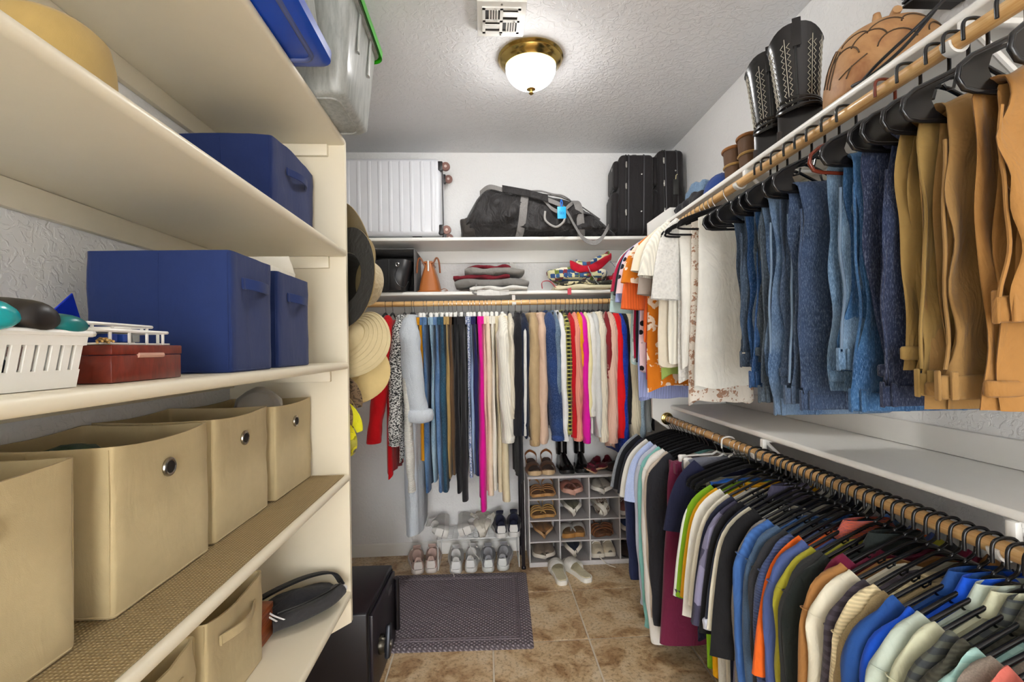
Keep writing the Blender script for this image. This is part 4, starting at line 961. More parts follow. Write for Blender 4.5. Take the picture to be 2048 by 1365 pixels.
# two black suitcases
SBK = cloth('#252223', rough=.7); ZIP = plain('#37363a', .5); SSIL = plain('#c9c7c2', .25, .9)
def softcase(label, loc, rz, w, d, h, tilt=0, pockets=True):
    c = thing('soft_suitcase', label, 'suitcase', loc, 0, None, (0, tilt, rz))
    obj('body', MB().rbox(-d/2, d/2, -w/2, w/2, .022, h, .03, 4), SBK, c, smooth=50)
    for s in (-1, 1): obj('piping', MB().tube([(s*d*.22, y, z) for x, y, z in [(0, a, b) for a, b, _ in rring(-w/2-.001, w/2+.001, .021, h+.001, .03, 0, 4, 4)]], .0045, 6, closed=True), ZIP, c)
    obj('main_zipper', MB().tube([(-d*.30, y, z) for y, z, _ in rring(-w/2-.002, w/2+.002, .020, h+.002, .03, 0, 4, 4)], .003, 6, closed=True), plain('#111112', .5), c)
    if pockets:
        p1 = MB(); p1.rbox(-d/2-.045, -d/2+.01, -w/2+.02, w/2-.02, .04, h*.56, .03, 3); a = obj('lower_pocket', p1, SBK, c, smooth=50)
        p2 = MB(); p2.rbox(-d/2-.035, -d/2+.01, -w/2+.02, w/2-.02, h*.60, h*.94, .03, 3); b = obj('upper_pocket', p2, SBK, c, smooth=50)
        obj('pocket_zipper', MB().tube([(-d/2-.03, y, h*.575) for y in (-w/2+.03, 0, w/2-.03)], .004, 6), ZIP, a); obj('pocket_zipper', MB().tube([(-d/2-.022, y, h*.90) for y in (-w/2+.03, 0, w/2-.03)], .004, 6), ZIP, b)
        obj('badge', MB().lathe([(.001, -.001), (.012, 0), (.001, .0012)], 14, axis='X'), SSIL, b, loc=(-d/2-.036, -w/2+.07, h*.85))
    for z in (h*.30, h*.62, h*.88): obj('zip_pull', MB().rbox(-d*.30-.006, -d*.30+.006, -w/2-.010, -w/2-.002, z-.03, z+.012, .003, 1), SSIL, c)
    obj('top_handle', MB().ribbon(spline([(0, -.07, h), (0, -.055, h+.022), (0, .055, h+.022), (0, .07, h)], 5), (1, 0, 0), .03, .010), SBK, c)
    for y in (-w/2+.05, w/2-.05): obj('wheel', MB().lathe([(.008, -.01), (.021, -.01), (.021, .01), (.008, .01)], 16, axis='X'), plain('#3c2f2c', .5), c, loc=(d/2-.03, y, .021))
    for z in (.3*h, .75*h): obj('rivet', MB().lathe([(.001, -.003), (.005, -.002), (.005, .001)], 10, axis='Y'), SSIL, c, loc=(d*.15, -w/2-.001, z))
    return c
softcase('black soft suitcase with bulging front pockets beside the duffel bag', (.985, 3.14, BS1+.001), -.10, .28, .22, .53, .03)
c2_ = softcase('black soft suitcase with luggage tag in the back right corner', (1.215, 3.15, BS1+.001), -.02, .30, .17, .56, .0)
obj('side_handle', MB().rbox(.0, .03, -.162, -.150, .16, .36, .005, 2), SBK, c2_)
tg2 = obj('luggage_tag', MB().rbox(-.018, .018, -.004, .004, -.10, 0, .006, 2), plain('#2a2a28', .4), c2_, loc=(.02, -.166, .36)); obj('tag_strap', MB().tube([(0, 0, 0), (.003, 0, .025), (.012, .002, .032)], .003, 6), plain('#c9c39a', .5), tg2)
# grey box with black bag
gb = thing('storage_cube', 'grey fabric cube on its side holding a black leather bag', 'storage cube', (-.585, 3.155, BS2+.001))
GC = cloth('#6f6d6b', 'heather', '#5a5857'); w_, h_, d_, th_ = .15, .275, .145, .006
obj('bottom_wall', MB().rbox(-w_, w_, -d_, d_, 0, th_, .002), GC, gb); obj('top_wall', MB().rbox(-w_, w_, -d_, d_, h_-th_, h_, .002), GC, gb)
for s in (-1, 1): obj('side_wall', MB().rbox(s*w_-(th_ if s > 0 else 0), s*w_+(0 if s > 0 else th_), -d_, d_, th_+.0005, h_-th_-.0005, .002), GC, gb)
obj('back_wall', MB().rbox(-w_+.007, w_-.007, d_-th_, d_, th_+.001, h_-th_-.001, .001), cloth('#3d3b3a'), gb)
lb = thing('leather_bag', 'black leather tote sticking out of the grey fabric cube', 'handbag', (-.565, 3.08, BS2+.008))
LEA = plain('#1e1e20', .35, 0, .06, .05); 
obj('body', MB().loft([[(x*(.075+.04*t), y*(.09+.01*t)-.02-.02*math.sin(PI*t), .19*t+.004*math.sin(3*p)) for p, x, y in [(2*PI*k/20, math.copysign(abs(math.cos(2*PI*k/20))**.5, math.cos(2*PI*k/20)), math.copysign(abs(math.sin(2*PI*k/20))**.5, math.sin(2*PI*k/20))) for k in range(20)]] for t in np.linspace(0, 1, 7)]), LEA, lb, smooth=60)
obj('fold_seam', MB().tube([(-.02, -.130, .01), (-.018, -.140, .10), (-.02, -.125, .19)], .003, 6), plain('#0d0d0e', .5), lb)
obj('snap_ring', MB().tube([(.035+.009*math.cos(a), -.14, .155+.012*math.sin(a)) for a in np.linspace(0, 2*PI, 13)[:-1]], .003, 6, closed=True), CHROME, lb)
obj('thin_strap', MB().tube(spline([(.035, -.142, .14), (.02, -.15, .08), (.04, -.152, .03), (.08, -.15, .015), (.10, -.14, .05)], 6), .003, 6), LEA, lb)
# brown handbag
hb = thing('handbag', 'caramel brown leather handbag standing on the lower back shelf', 'handbag', (-.352, 3.12, BS2+.001))
CAR = plain('#a9622c', .38, 0, .08, .06); rg = []
for t_ in np.linspace(0, 1, 8):
    hx_, hy_ = .070*(1-t_)+.022*t_+.006*math.sin(PI*t_), .115*(1-t_)+.10*t_; rg.append([(hx_*cx_, hy_*cy_, .185*t_) for cx_, cy_ in [(math.copysign(abs(math.cos(a))**.45, math.cos(a)), math.copysign(abs(math.sin(a))**.45, math.sin(a))) for a in np.linspace(0, 2*PI, 25)[:-1]]])
obj('body', MB().loft(rg), CAR, hb, smooth=50); obj('base_trim', MB().tube(rring(-.069, .069, -.114, .114, .012, .006, 4, 3), .003, 6, closed=True), CAR, hb)
for s in (-1, 1): obj('handle', MB().tube(spline([(s*.022, -.09, .165), (s*.05, -.10, .215), (s*.066, -.10, .19), (s*.072, -.10, .12)], 6), .0055, 8), plain('#7f451d', .4), hb)
obj('zip_tab', MB().rbox(-.006, .006, -.108, -.100, .13, .20, .002, 1), SSIL, hb); obj('top_closure', MB().rbox(-.028, .028, -.10, .10, .183, .196, .005), CAR, hb)
obj('strap_end', MB().ribbon(spline([(.075, -.13, .008), (.10, -.13, .016), (.12, -.13, .006), (.10, -.12, .004)], 5), (0, 1, 0), .016, .003), CAR, hb)
# folded stack
def folded(label, loc, w, d, h, mat, seed, rz=0, name='folded_garment', cat='folded clothes', group=None, droop=0):
    r = random.Random(seed); ph = [r.uniform(0, 6) for _ in range(4)]; path = [(-w/2+w*i/16, .004*math.sin(i+ph[0]), h/2+.004*math.sin(2.1*i/3+ph[1])-droop*(i/16)**2) for i in range(17)]
    m = MB().etube(path, [d/2*(.9+.1*math.sin(PI*i/16)) for i in range(17)], [h/2*(1.0 if 0 < i < 16 else .6) for i in range(17)], (0, 1, 0), 24, lambda t, p: (.004*math.sin(14*t+3*p+ph[2]), .003*math.sin(19*t+2*p+ph[3])), pw=.55)
    return tag(obj(name, m, mat, loc=loc, rot=(0, 0, rz), smooth=70), label, cat, group)
STK = 'stacked folded clothes'; GRYC = cloth('#7c7975'); MRN = cloth('#6e1d28')
folded('white folded cloth drooping over the shelf edge under the grey pile', (.085, 3.08, BS2+.001), .36, .24, .030, cloth('#d6d4ce'), 1, group=STK)
folded('grey folded sweatpants with drawstring, bottom of the grey pile', (.045, 3.12, BS2+.030), .47, .25, .052, GRYC, 2, group=STK)
folded('maroon folded shirt in the middle of the grey pile', (-.02, 3.14, BS2+.080), .36, .22, .034, MRN, 3, group=STK)
folded('light grey folded sweatshirt near the top of the pile', (.06, 3.13, BS2+.110), .38, .23, .046, cloth('#85827d'), 4, .04, group=STK)
folded('maroon folded top crowning the grey pile', (.03, 3.16, BS2+.150), .28, .18, .030, MRN, 5, group=STK)
ds = MB().tube(spline([(-.05, 2.995, BS2+.05), (-.06, 2.985, BS2+.02), (-.075, 2.98, BS2-.01), (-.05, 2.98, BS2-.02)], 5), .006, 6); tag(obj('drawstring', ds, GRYC), 'grey drawstring dangling in front of the folded pile', 'drawstring')
tp = MB().rbox(-.10, .10, -.0025, .0025, -.03, .012, .002, 1); tag(obj('hanging_cloth', MB().etube(spline([(.05, 2.978, BS2+.006), (.05, 2.975, BS2-.012), (.05, 2.976, BS2-.030)], 4), [.10]*8+[.07], .004, (1, 0, 0), 14), cloth('#d9d7d2')), 'white cloth corner hanging below the grey pile', 'cloth')
# patterned tote pile
TB = 'bags piled on the lower back shelf'; MUL = cloth('#888888', 'multi', scale=1.0)
folded('cream cotton tote folded flat under the patterned bag', (.66, 3.10, BS2+.001), .44, .25, .035, cloth('#d9cfae'), 11, name='tote_bag', cat='tote bag', group=TB)
folded('black and floral folded bag in the middle of the bag pile', (.68, 3.13, BS2+.037), .40, .22, .030, cloth('#3a3a34', 'floral', '#c9bf9a', 1.4), 12, name='tote_bag', cat='tote bag', group=TB)
pb = thing('tote_bag', 'multicoloured mosaic patterned tote with red lining atop the pile', 'tote bag', (.61, 3.13, BS2+.068), 0, TB)
obj('body', soft(.20, .11, .045, 7, .012, .6), MUL, pb, smooth=70)
obj('open_top', MB().etube(spline([(-.06, -.085, .10), (.0, -.105, .075), (.08, -.105, .075), (.16, -.09, .12), (.21, -.07, .155)], 6), .028, .016, (0, .3, 1), 14, lambda t, p: (.006*math.sin(12*t+p), .004*math.sin(17*t))), cloth('#b3142a'), pb)
obj('rolled_edge', MB().etube(spline([(-.02, -.07, .115), (.06, -.08, .105), (.15, -.07, .15), (.20, -.05, .175)], 6), .02, .016, (0, .3, 1), 12, lambda t, p: (.004*math.sin(15*t+p), 0)), MUL, pb)
obj('bag_handle', MB().ribbon(spline([(.05, -.115, .085), (.07, -.125, .03), (.12, -.128, -.04), (.19, -.125, -.055), (.245, -.118, -.03), (.255, -.105, .04), (.20, -.09, .12)], 7), (.3, 1, 0), .018, .004), cloth('#c9c7bc', 'stripe', '#5f6f8c', 2), pb)
pk = MB().ribbon(spline([(.36, 2.99, BS2+.01), (.36, 2.98, BS2+.05), (.41, 2.99, BS2+.055), (.45, 3.0, BS2+.012)], 6), (0, 1, 0), .022, .004); tag(obj('pink_strap', pk, cloth('#c8525e')), 'coral pink strap loop left of the patterned tote', 'strap')
tag(obj('strap_end', MB().rbox(-.012, .012, -.002, .002, -.035, .012, .001, 1), cloth('#c8525e'), loc=(.53, 2.982, BS2+.004)), 'coral pink strap end hanging over the lower shelf edge', 'strap')
tag(obj('red_cloth', soft(.09, .09, .055, 9, .016), cloth('#b5132c'), loc=(.90, 3.13, BS2+.001), smooth=70), 'crumpled crimson cloth right of the patterned tote', 'cloth')

# ------------------------------------------------------------------ floor: mat, organiser, racks, shoes
mt = NT('woven_mat'); v = mt.coords(); wa = mt.n('ShaderNodeTexWave'); wa.inputs['Scale'].default_value = 26; wa.bands_direction = 'DIAGONAL'; mt.l(mt.coords(rot=(0, 0, 0)), wa.inputs['Vector'])
wb_ = mt.n('ShaderNodeTexWave'); wb_.inputs['Scale'].default_value = 26; wb_.bands_direction = 'DIAGONAL'; mt.l(mt.coords(rot=(0, 0, PI/2)), wb_.inputs['Vector'])
mm = mt.mixc(1.0, wa.outputs[0], wb_.outputs[0], 'MULTIPLY'); mt.col(mt.mixc(mm, lin('#544b50'), lin('#b0a5aa'))); mt.set(Roughness=.75); mt.bump(mm, .9, .006); M_MAT = mt.m
mat_ = thing('floor_mat', 'dark grey woven anti-fatigue mat with ridged border on the tiles', 'mat', (-.20, 2.625, 0), -.035)
rgm = []
for ins, z in ((0, 0), (0, .004), (.012, .013), (.016, .014)): rgm.append(rring(-.41+ins, .41-ins, -.375+ins, .375-ins, .012, z, 4, 3))
obj('pad', MB().loft(rgm), M_MAT, mat_, smooth=30)
for ins in (.062, .078): obj('border_ridge', MB().tube(rring(-.41+ins, .41-ins, -.375+ins, .375-ins, .004, .0135, 4, 2), .0042, 6, closed=True), plain('#6b6066', .7), mat_)
# canvas shoe organiser
CAN = cloth('#b7b2b0', 'heather', '#a49f9e', crease=.15); CANL = cloth('#d2cecc', 'heather', '#bdb9b8', crease=.15)
og = thing('shoe_organizer', 'grey canvas cubby organizer full of shoes against the back wall', 'shoe organizer', (.645, 3.19, 0))
x0o, x1o, y0o, y1o, H = -.39, .39, -.125, .13, .575
cw = (x1o-x0o)/4; rz_rows = [.022, .157, .292, .427, .562]
for k in range(5): obj('side_panel' if k in (0, 4) else 'divider', MB().rbox(x0o+k*cw-.004, x0o+k*cw+.004, y0o, y1o-.006, .012, H-.01, .002), CANL if k in (0, 4) else CAN, og)
for z in rz_rows[:-1]: obj('shelf', MB().rbox(x0o+.0045, x1o-.0045, y0o+.001, y1o-.007, z-.006, z+.001, .002), CAN, og)
obj('back', MB().rbox(x0o, x1o, y1o-.005, y1o, .01, H-.012, .001), CAN, og)
obj('top', MB().rbox(x0o-.008, x1o+.008, y0o-.008, y1o, rz_rows[4]-.004, H, .004), CANL, og)
obj('bottom_band', MB().rbox(x0o-.006, x1o+.006, y0o-.010, y0o-.002, 0, .030, .003), CANL, og)
for z in rz_rows[1:4]: obj('edge_binding', MB().tube([(x0o, y0o-.001, z-.002), (x1o, y0o-.001, z-.002)], .005, 6), CANL, og)
for k in range(1, 4): obj('edge_binding', MB().tube([(x0o+k*cw, y0o-.002, .02), (x0o+k*cw, y0o-.002, H-.012)], .0048, 6), CANL, og)
BM = plain('#241f24', .4, .5)
po = thing('metal_stand', 'dark metal upright with foot rail left of the shoe organizer', 'stand', (.212, 3.045, 0))
obj('upright', MB().cyl((0, 0, .012), (0, 0, .80), .011, 12), BM, po); obj('rear_upright', MB().cyl((0, .22, .012), (0, .22, .80), .011, 12), BM, po)
obj('side_rail', MB().cyl((0, 0, .055), (0, .22, .055), .007, 10), BM, po); obj('top_rail', MB().cyl((0, 0, .79), (0, .22, .79), .007, 10), BM, po)
for y in (0, .22): obj('foot', MB().lathe([(.015, 0), (.015, .014), (.011, .02)], 12), BM, po, loc=(0, y, 0))
wr = thing('wire_rack', 'low white wire shoe rack against the back wall', 'shoe rack', (-.07, 3.19, 0)); WW = plain('#e4e4e2', .35)
xa, xb, ya, yb, zr = -.265, .262, -.115, .115, .192
obj('frame', MB().tube(rring(xa, xb, ya, yb, .015, zr, 4, 3), .0035, 6, closed=True), WW, wr)
for k in range(9): obj('wire', MB().cyl((xa+.003, ya+.02+k*(yb-ya-.04)/8, zr+.002), (xb-.003, ya+.02+k*(yb-ya-.04)/8, zr+.002), .0018, 5), WW, wr)
for k in range(15): obj('cross_wire', MB().cyl((xa+.03+k*(xb-xa-.06)/14, ya, zr-.002), (xa+.03+k*(xb-xa-.06)/14, yb, zr-.002), .0018, 5), WW, wr)
for x in (xa+.006, xb-.006): obj('leg_frame', MB().tube(spline([(x, ya+.004, zr), (x, ya+.002, .02), (x, ya+.012, .004), (x, yb-.012, .004), (x, yb-.002, .02), (x, yb-.004, zr)], 4), .0035, 6), WW, wr)
# ---- shoes: origin under the middle of the sole, +y = toe
TS = [0, .03, .12, .3, .45, .62, .76, .88, .96, 1]; WS = [.012, .024, .032, .031, .033, .041, .044, .038, .026, .006]
def hw(t): return float(np.interp(t, TS, WS))
def outline(Ls, k=1.0, ins=0.0, n=22):
    ts = [0.5-.5*math.cos(PI*i/n) for i in range(n+1)]
    return [(max(.002, hw(t)*k-ins), (t-.5)*(Ls-2*ins)) for t in ts]+[(-max(.002, hw(t)*k*.93-ins), (t-.5)*(Ls-2*ins)) for t in reversed(ts[1:-1])]
def sole_mb(Ls, th, k=1.0, heel=0.0, n=22):
    def lift(y): t = y/Ls+.5; return .010*max(0, (t-.82)/.18)**2+heel*max(0, 1-t/.45)
    o = outline(Ls, k)
    return MB().loft([[(x*.97, y*.985, lift(y)*(1 if heel == 0 else 0)) for x, y in o], [(x*1.02, y*1.005, .3*th+lift(y)) for x, y in o], [(x, y, th+lift(y)) for x, y in o]])
def upper_mb(Ls, th, heights, open_t, k=1.0, n=17, m=26, low=.3, heel=0.0):
    rings = []
    for i in range(m+1):
        t = .012+.972*i/m; w = hw(t)*k*.96; h = float(np.interp(t, heights[0], heights[1])); y = (t-.5)*Ls; ring = []
        lf = heel*max(0, 1-t/.45)+.010*max(0, (t-.82)/.18)**2
        op = open_t[0] <= t <= open_t[1]
        for j in range(n):
            a = PI*j/(n-1); c = math.cos(a); s_ = math.sin(a)**.75
            x = w*math.copysign(abs(c)**.6, c)*(1-.22*s_ if not op else 1-.15*s_); z = th-.002+h*s_
            if op and abs(c) < .72: z = th+.004+h*.05; x = w*c*.9
            ring.append((x, y, z+lf))
        rings.append(ring)
    return MB().loft(rings, closed=False)
SHOES = {}
def shoe(kind, cols, label, loc, rz=0, tilt=(0, 0), Ls=.255, group=None, mirror=False, name=None):
    nm = name or {'sneaker': 'sneaker', 'slide': 'slide_sandal', 'sandal': 'sandal', 'flat': 'flat_shoe', 'boot': 'ankle_boot', 'mule': 'mule', 'slipon': 'slip_on_shoe', 'loafer': 'loafer'}[kind]
    key = (kind, cols, Ls)
    S = thing(nm, label, 'shoe' if kind not in ('boot',) else 'boot', loc, 0, group, (tilt[0], tilt[1], rz))
    ks = 1.16 if loc[2] < .3 and loc[0] < .25 else 1.06
    S.scale = (-ks*1.06 if mirror else ks*1.06, ks*.98, ks)
    if key not in SHOES:
        P = []
        A = cols[0] if not isinstance(cols[0], str) else cloth(cols[0], rough=.7); Bc = plain(cols[1], .5); Cc = cloth(cols[2]) if len(cols) > 2 else cloth('#3a3634')
        if kind in ('sneaker', 'slipon'):
            th = .026 if kind == 'sneaker' else .022
            P.append(('sole', sole_mb(Ls, th, 1.03), Bc))
            hs = ([0, .05, .15, .3, .38, .45, .6, .75, .9, 1], [.052, .066, .058, .052, .066, .072, .056, .042, .034, .012]) if kind == 'sneaker' else ([0, .05, .15, .3, .42, .5, .65, .8, .92, 1], [.036, .042, .040, .036, .040, .048, .042, .034, .026, .010])
            P.append(('upper', upper_mb(Ls, th, hs, (.05, .40 if kind == 'sneaker' else .46)), A))
            P.append(('insole', MB().loft([[(x*.72, y*.40-Ls*.27, th+.007) for x, y in outline(Ls)], [(x*.7, y*.39-Ls*.27, th+.010) for x, y in outline(Ls)]]), Cc))
            if kind == 'sneaker':
                P.append(('tongue', MB().etube(spline([(0, Ls*.14, th+.050), (0, -Ls*.02, th+.070), (0, -Ls*.10, th+.092)], 4), .020, .004, (1, 0, 0), 10), A))
                for q in range(4):
                    y = Ls*(.16-.055*q); z = th+.052+.006*q+.003
                    P.append(('lace', MB().tube([(-.026, y, z-.012), (-.012, y-.004, z+.002), (.012, y+.004, z+.002), (.026, y, z-.012)], .0024, 5), plain('#e2ded6', .7)))
                P.append(('heel_counter', MB().etube([(0, -Ls*.495, th+.004), (0, -Ls*.497, th+.02), (0, -Ls*.49, th+.042)], [.020, .022, .018], .004, (1, 0, 0), 12), Bc))
        elif kind == 'loafer':
            P.append(('sole', sole_mb(Ls, .014, 1.02), Bc)); P.append(('upper', upper_mb(Ls, .014, ([0, .06, .3, .45, .55, .8, .92, 1], [.046, .052, .042, .044, .052, .038, .028, .010]), (.05, .48)), A))
            P.append(('saddle', MB().etube([(x, Ls*.07, .014+.050*math.sqrt(max(0, 1-(x/.038)**2))+.002) for x in np.linspace(-.034, .034, 9)], .013, .003, (0, 1, 0), 8), A))
        elif kind == 'flat':
            P.append(('sole', sole_mb(Ls, .010, 1.0), Bc)); P.append(('upper', upper_mb(Ls, .010, ([0, .06, .3, .5, .65, .75, .9, 1], [.046, .050, .030, .026, .030, .032, .026, .010]), (.05, .68)), A))
            P.append(('bow', soft(.016, .008, .007, 3, .002), A))
        elif kind in ('slide', 'mule', 'sandal'):
            th = {'slide': .026, 'mule': .020, 'sandal': .018}[kind]; hl = {'slide': 0, 'mule': .035, 'sandal': .0}[kind]
            P.append(('sole', sole_mb(Ls, th, 1.03, hl), Bc))
            ft_ = MB().loft([[(x*.88, y*.95, th+.0005+(hl*max(0, 1-(y/Ls+.5)/.45))) for x, y in outline(Ls)], [(x*.84, y*.93, th+.004+(hl*max(0, 1-(y/Ls+.5)/.45))) for x, y in outline(Ls)]]); P.append(('footbed', ft_, Cc))
            def strap(y0, w, h): 
                t = y0/Ls+.5; ww = hw(t)*1.0
                return MB().etube([(ww*math.cos(a)*1.02, y0, th*.4+(h)*max(0, math.sin(a))**.7) for a in np.linspace(0, PI, 13)], w/2, .003, (0, 1, 0), 8, pw=.6)
            if kind == 'slide': P.append(('strap', strap(Ls*.14, .085, .056), A))
            elif kind == 'mule': P.append(('strap', strap(Ls*.16, .10, .052), A)); P.append(('heel_strap', MB().ribbon(spline([(.030, -Ls*.22, .05), (.034, -Ls*.40, .085), (0, -Ls*.50, .105), (-.032, -Ls*.40, .085), (-.03, -Ls*.22, .05)], 5), (0, 0, 1), .016, .003), A))
            else:
                for y0, w, h in ((.26, .022, .036), (.16, .022, .044), (.04, .02, .05)): P.append(('strap', strap(Ls*y0, w, h), A))
                P.append(('heel_strap', MB().ribbon(spline([(.030, -Ls*.2, .02), (.033, -Ls*.36, .05), (0, -Ls*.49, .07), (-.031, -Ls*.36, .05), (-.03, -Ls*.2, .02)], 5), (0, 0, 1), .014, .003), A))
        elif kind == 'boot':
            P.append(('sole', sole_mb(Ls, .022, 1.03), Bc)); P.append(('upper', upper_mb(Ls, .022, ([0, .05, .3, .42, .55, .75, .9, 1], [.08, .09, .09, .085, .065, .046, .036, .012]), (2, 3)), A))
            P.append(('shaft', MB().loft([[(.037*k*math.cos(p), -Ls*.30+.052*k*math.sin(p)-.01*q, .09+.16*q) for p in np.linspace(0, 2*PI, 21)[:-1]] for q, k in ((0, .9), (.3, .92), (.7, 1.0), (1, 1.05), (1.0, .98), (.5, .9))], False, True), A))
            P.append(('pull_tab', MB().ribbon([(0, -Ls*.30-.062, .22), (0, -Ls*.30-.068, .26), (0, -Ls*.30-.060, .275)], (1, 0, 0), .02, .003), A))
        SHOES[key] = [(n_, mk(n_, m_, c_)) for n_, m_, c_ in P]
    for n_, me in SHOES[key]:
        o = sub(n_, me, S)
        if kind == 'flat' and n_ == 'bow': o.location = (0, Ls*.30, .032)
    return S
def pair(kind, cols, desc, where, p, dx, rz=0, tilt=(0, 0), Ls=.255, group=None, spread=.06, dz=0, name=None):
    for s, w in ((-1, 'left'), (1, 'right')):
        shoe(kind, cols, '%s of the %s %s' % (w+'most', desc, where), (p[0]+s*dx/2, p[1]+(.012 if s > 0 else 0), p[2]+(dz if s > 0 else 0)), rz+s*spread*(-1), (tilt[0], tilt[1]*s), Ls, group, s < 0, name)
FL = 'shoes on the floor by the wall'
pair('sneaker', ('#c9aca0', '#d8cfc8', '#4a4644'), 'two pinkish grey sneakers', 'on the floor left of the wire rack', (-.425, 3.165, .0005), .10, .12, group=FL, spread=.08)
pair('sneaker', ('#cfcdca', '#e4e2df', '#a8a4a0'), 'two white sneakers', 'under the wire rack', (-.168, 3.15, .0005), .105, 0, group=FL)
pair('sneaker', ('#9a9a9e', '#dfe0dc', '#3a3a40'), 'two grey sneakers', 'under the right of the wire rack', (.04, 3.155, .0005), .105, -.05, group=FL)
RK = 'shoes on the wire rack'; zt_ = zr+.005
pair('sneaker', ('#c9c6c0', '#e2dfd8', '#8d8a85'), 'two pale chunky sneakers', 'on the left of the wire rack', (-.235, 3.185, zt_+.038), .085, .05, (0, 1.25), group=RK)
pair('sneaker', ('#cdc6b6', '#dcd6c8', '#9c948a'), 'two cream high sneakers', 'in the middle of the wire rack', (-.045, 3.18, zt_+.038), .085, PI, (0, 1.2), .24, group=RK)
pair('sneaker', ('#23263a', '#dcdad6', '#15151a'), 'two navy sneakers with white heels', 'on the right of the wire rack', (.115, 3.185, zt_), .095, .0, group=RK)
tag(obj('shoe_lace', MB().tube(spline([(-.22, 3.02, .08), (-.24, 3.012, .03), (-.235, 3.0, .018), (-.225, 2.97, .020), (-.218, 2.94, .018)], 6), .0028, 5), plain('#d9d5cc', .7)), 'loose white shoelace trailing onto the grey mat', 'shoelace')
tag(obj('shoe_lace', MB().tube(spline([(-.13, 3.06, zr), (-.12, 3.055, .14), (-.09, 3.05, .10), (-.065, 3.05, .07)], 6), .0026, 5), plain('#d9d5cc', .7)), 'white shoelace dangling from the middle of the wire rack', 'shoelace')
for s, w in ((-1, 'left'), (1, 'right')):
    shoe('slide', ('#e3dfd6', '#e6e3da', '#c9bf9f'), w+' white rubber slide sandal alone on the floor tiles', (.475+s*.058, 2.945+(.0 if s < 0 else .01), .0005), (.06 if s < 0 else .36)+PI*0, (0, 0), .275, None, s < 0)
# on top of the organiser
TOP = 'shoes on top of the organizer'; zt_ = H+.001
pair('mule', ('#8a5226', '#c9ac84', '#4a2c18'), 'two brown peep-toe mules', 'on top of the shoe organizer', (.345, 3.19, zt_), .10, PI, group=TOP, Ls=.235)
pair('boot', (plain('#161516', .22), '#121112'), 'two glossy black ankle boots', 'on top of the shoe organizer', (.565, 3.19, zt_), .115, PI, group=TOP)
pair('flat', ('#641226', '#b08a6a', '#3c1018'), 'two burgundy suede flats', 'on top of the shoe organizer', (.735, 3.18, zt_+.012), .085, PI-.5, (0, .35), .24, group=TOP)
shoe('loafer', ('#3a2a28', '#1e1818'), 'dark brown loafer at the right end on top of organizer', (.90, 3.17, zt_), PI/2+.15, (0, 0), .25, TOP)
CB = 'shoes in the canvas cubbies'
cxs = [.645+x0o+cw*(k+.5) for k in range(4)]; cz = [rz_rows[3], rz_rows[2], rz_rows[1], rz_rows[0]]
ROWN = ['top row', 'second row', 'third row', 'bottom row']
def cub(r_, c_, kind, cols, desc, Ls=.215, tilt=(.0, .0), dx=.08, rz=PI, spread=.12, dz=0.0, lift=0.002, y=3.185):
    pair(kind, cols, desc, 'in the %s of the organizer' % ROWN[r_], (cxs[c_], y, cz[r_]+lift), dx, rz, tilt, Ls, CB, spread)
cub(0, 0, 'sandal', ('#a9794a', '#b98a55', '#8a5c34'), 'two tan cork sandals')
cub(0, 1, 'slide', ('#b26a56', '#c99a88', '#a8664c'), 'two rosy leather slides', dx=.075, tilt=(0, .35), lift=.014)
cub(0, 2, 'slipon', ('#a39c90', '#d4cfc6', '#6d675e'), 'two pale grey slip-on shoes', tilt=(0, .45), lift=.02)
cub(0, 3, 'loafer', ('#1c1b1e', '#101012', '#0c0c0d'), 'two black loafers')
cub(1, 0, 'sandal', ('#c39a5a', '#b5894f', '#8d6432'), 'two golden strappy sandals')
cub(1, 1, 'slipon', ('#5d5a4a', '#cfcabc', '#35463f'), 'two olive shoes with white soles', tilt=(0, .9), lift=.034)
cub(1, 2, 'slide', (cloth('#7a5a44', 'speckle', '#e0d6c6', .7), '#d8d2c4', '#6b4a38'), 'two leopard print slides', tilt=(0, 1.1), dx=.06, lift=.034)
cub(1, 3, 'sneaker', ('#9b6660', '#e2ddd8', '#5a3c3a'), 'two dusty pink canvas sneakers')
cub(2, 0, 'loafer', ('#7a5636', '#a98358', '#4a3322'), 'two brown moccasins', tilt=(0, .8), lift=.03)
cub(2, 1, 'slide', ('#cdc8bf', '#a9793f', '#8d6a42'), 'two white slides with cork soles')
cub(2, 2, 'sandal', ('#7d4a26', '#5d3a22', '#8a5530'), 'two brown leather sandals', spread=.35)
cub(2, 3, 'sneaker', ('#31497c', '#d9cfc0', '#22304f'), 'two blue sneakers', tilt=(0, .5), lift=.02)
cub(3, 0, 'slipon', ('#7d6f60', '#cfc6b8', '#4c4238'), 'two taupe slip-on shoes', tilt=(0, .3), lift=.014)
cub(3, 1, 'slipon', ('#1f2433', '#d3c9ba', '#171b26'), 'two navy slip-on shoes', tilt=(0, .95), lift=.036)
cub(3, 2, 'sneaker', ('#c6b9a0', '#d8d0c0', '#7a6f60'), 'two beige sneakers with trailing laces', spread=.02)
cub(3, 3, 'loafer', ('#33261f', '#1f1814', '#1a1411'), 'two dark brown loafers')
tag(obj('shoe_lace', MB().tube(spline([(.70, 3.06, .05), (.715, 3.05, .035), (.74, 3.04, .012), (.77, 3.02, .004), (.79, 3.0, .004)], 6), .003, 5), plain('#d9d2c2', .7)), 'beige shoelace spilling from the bottom cubby to the floor', 'shoelace')
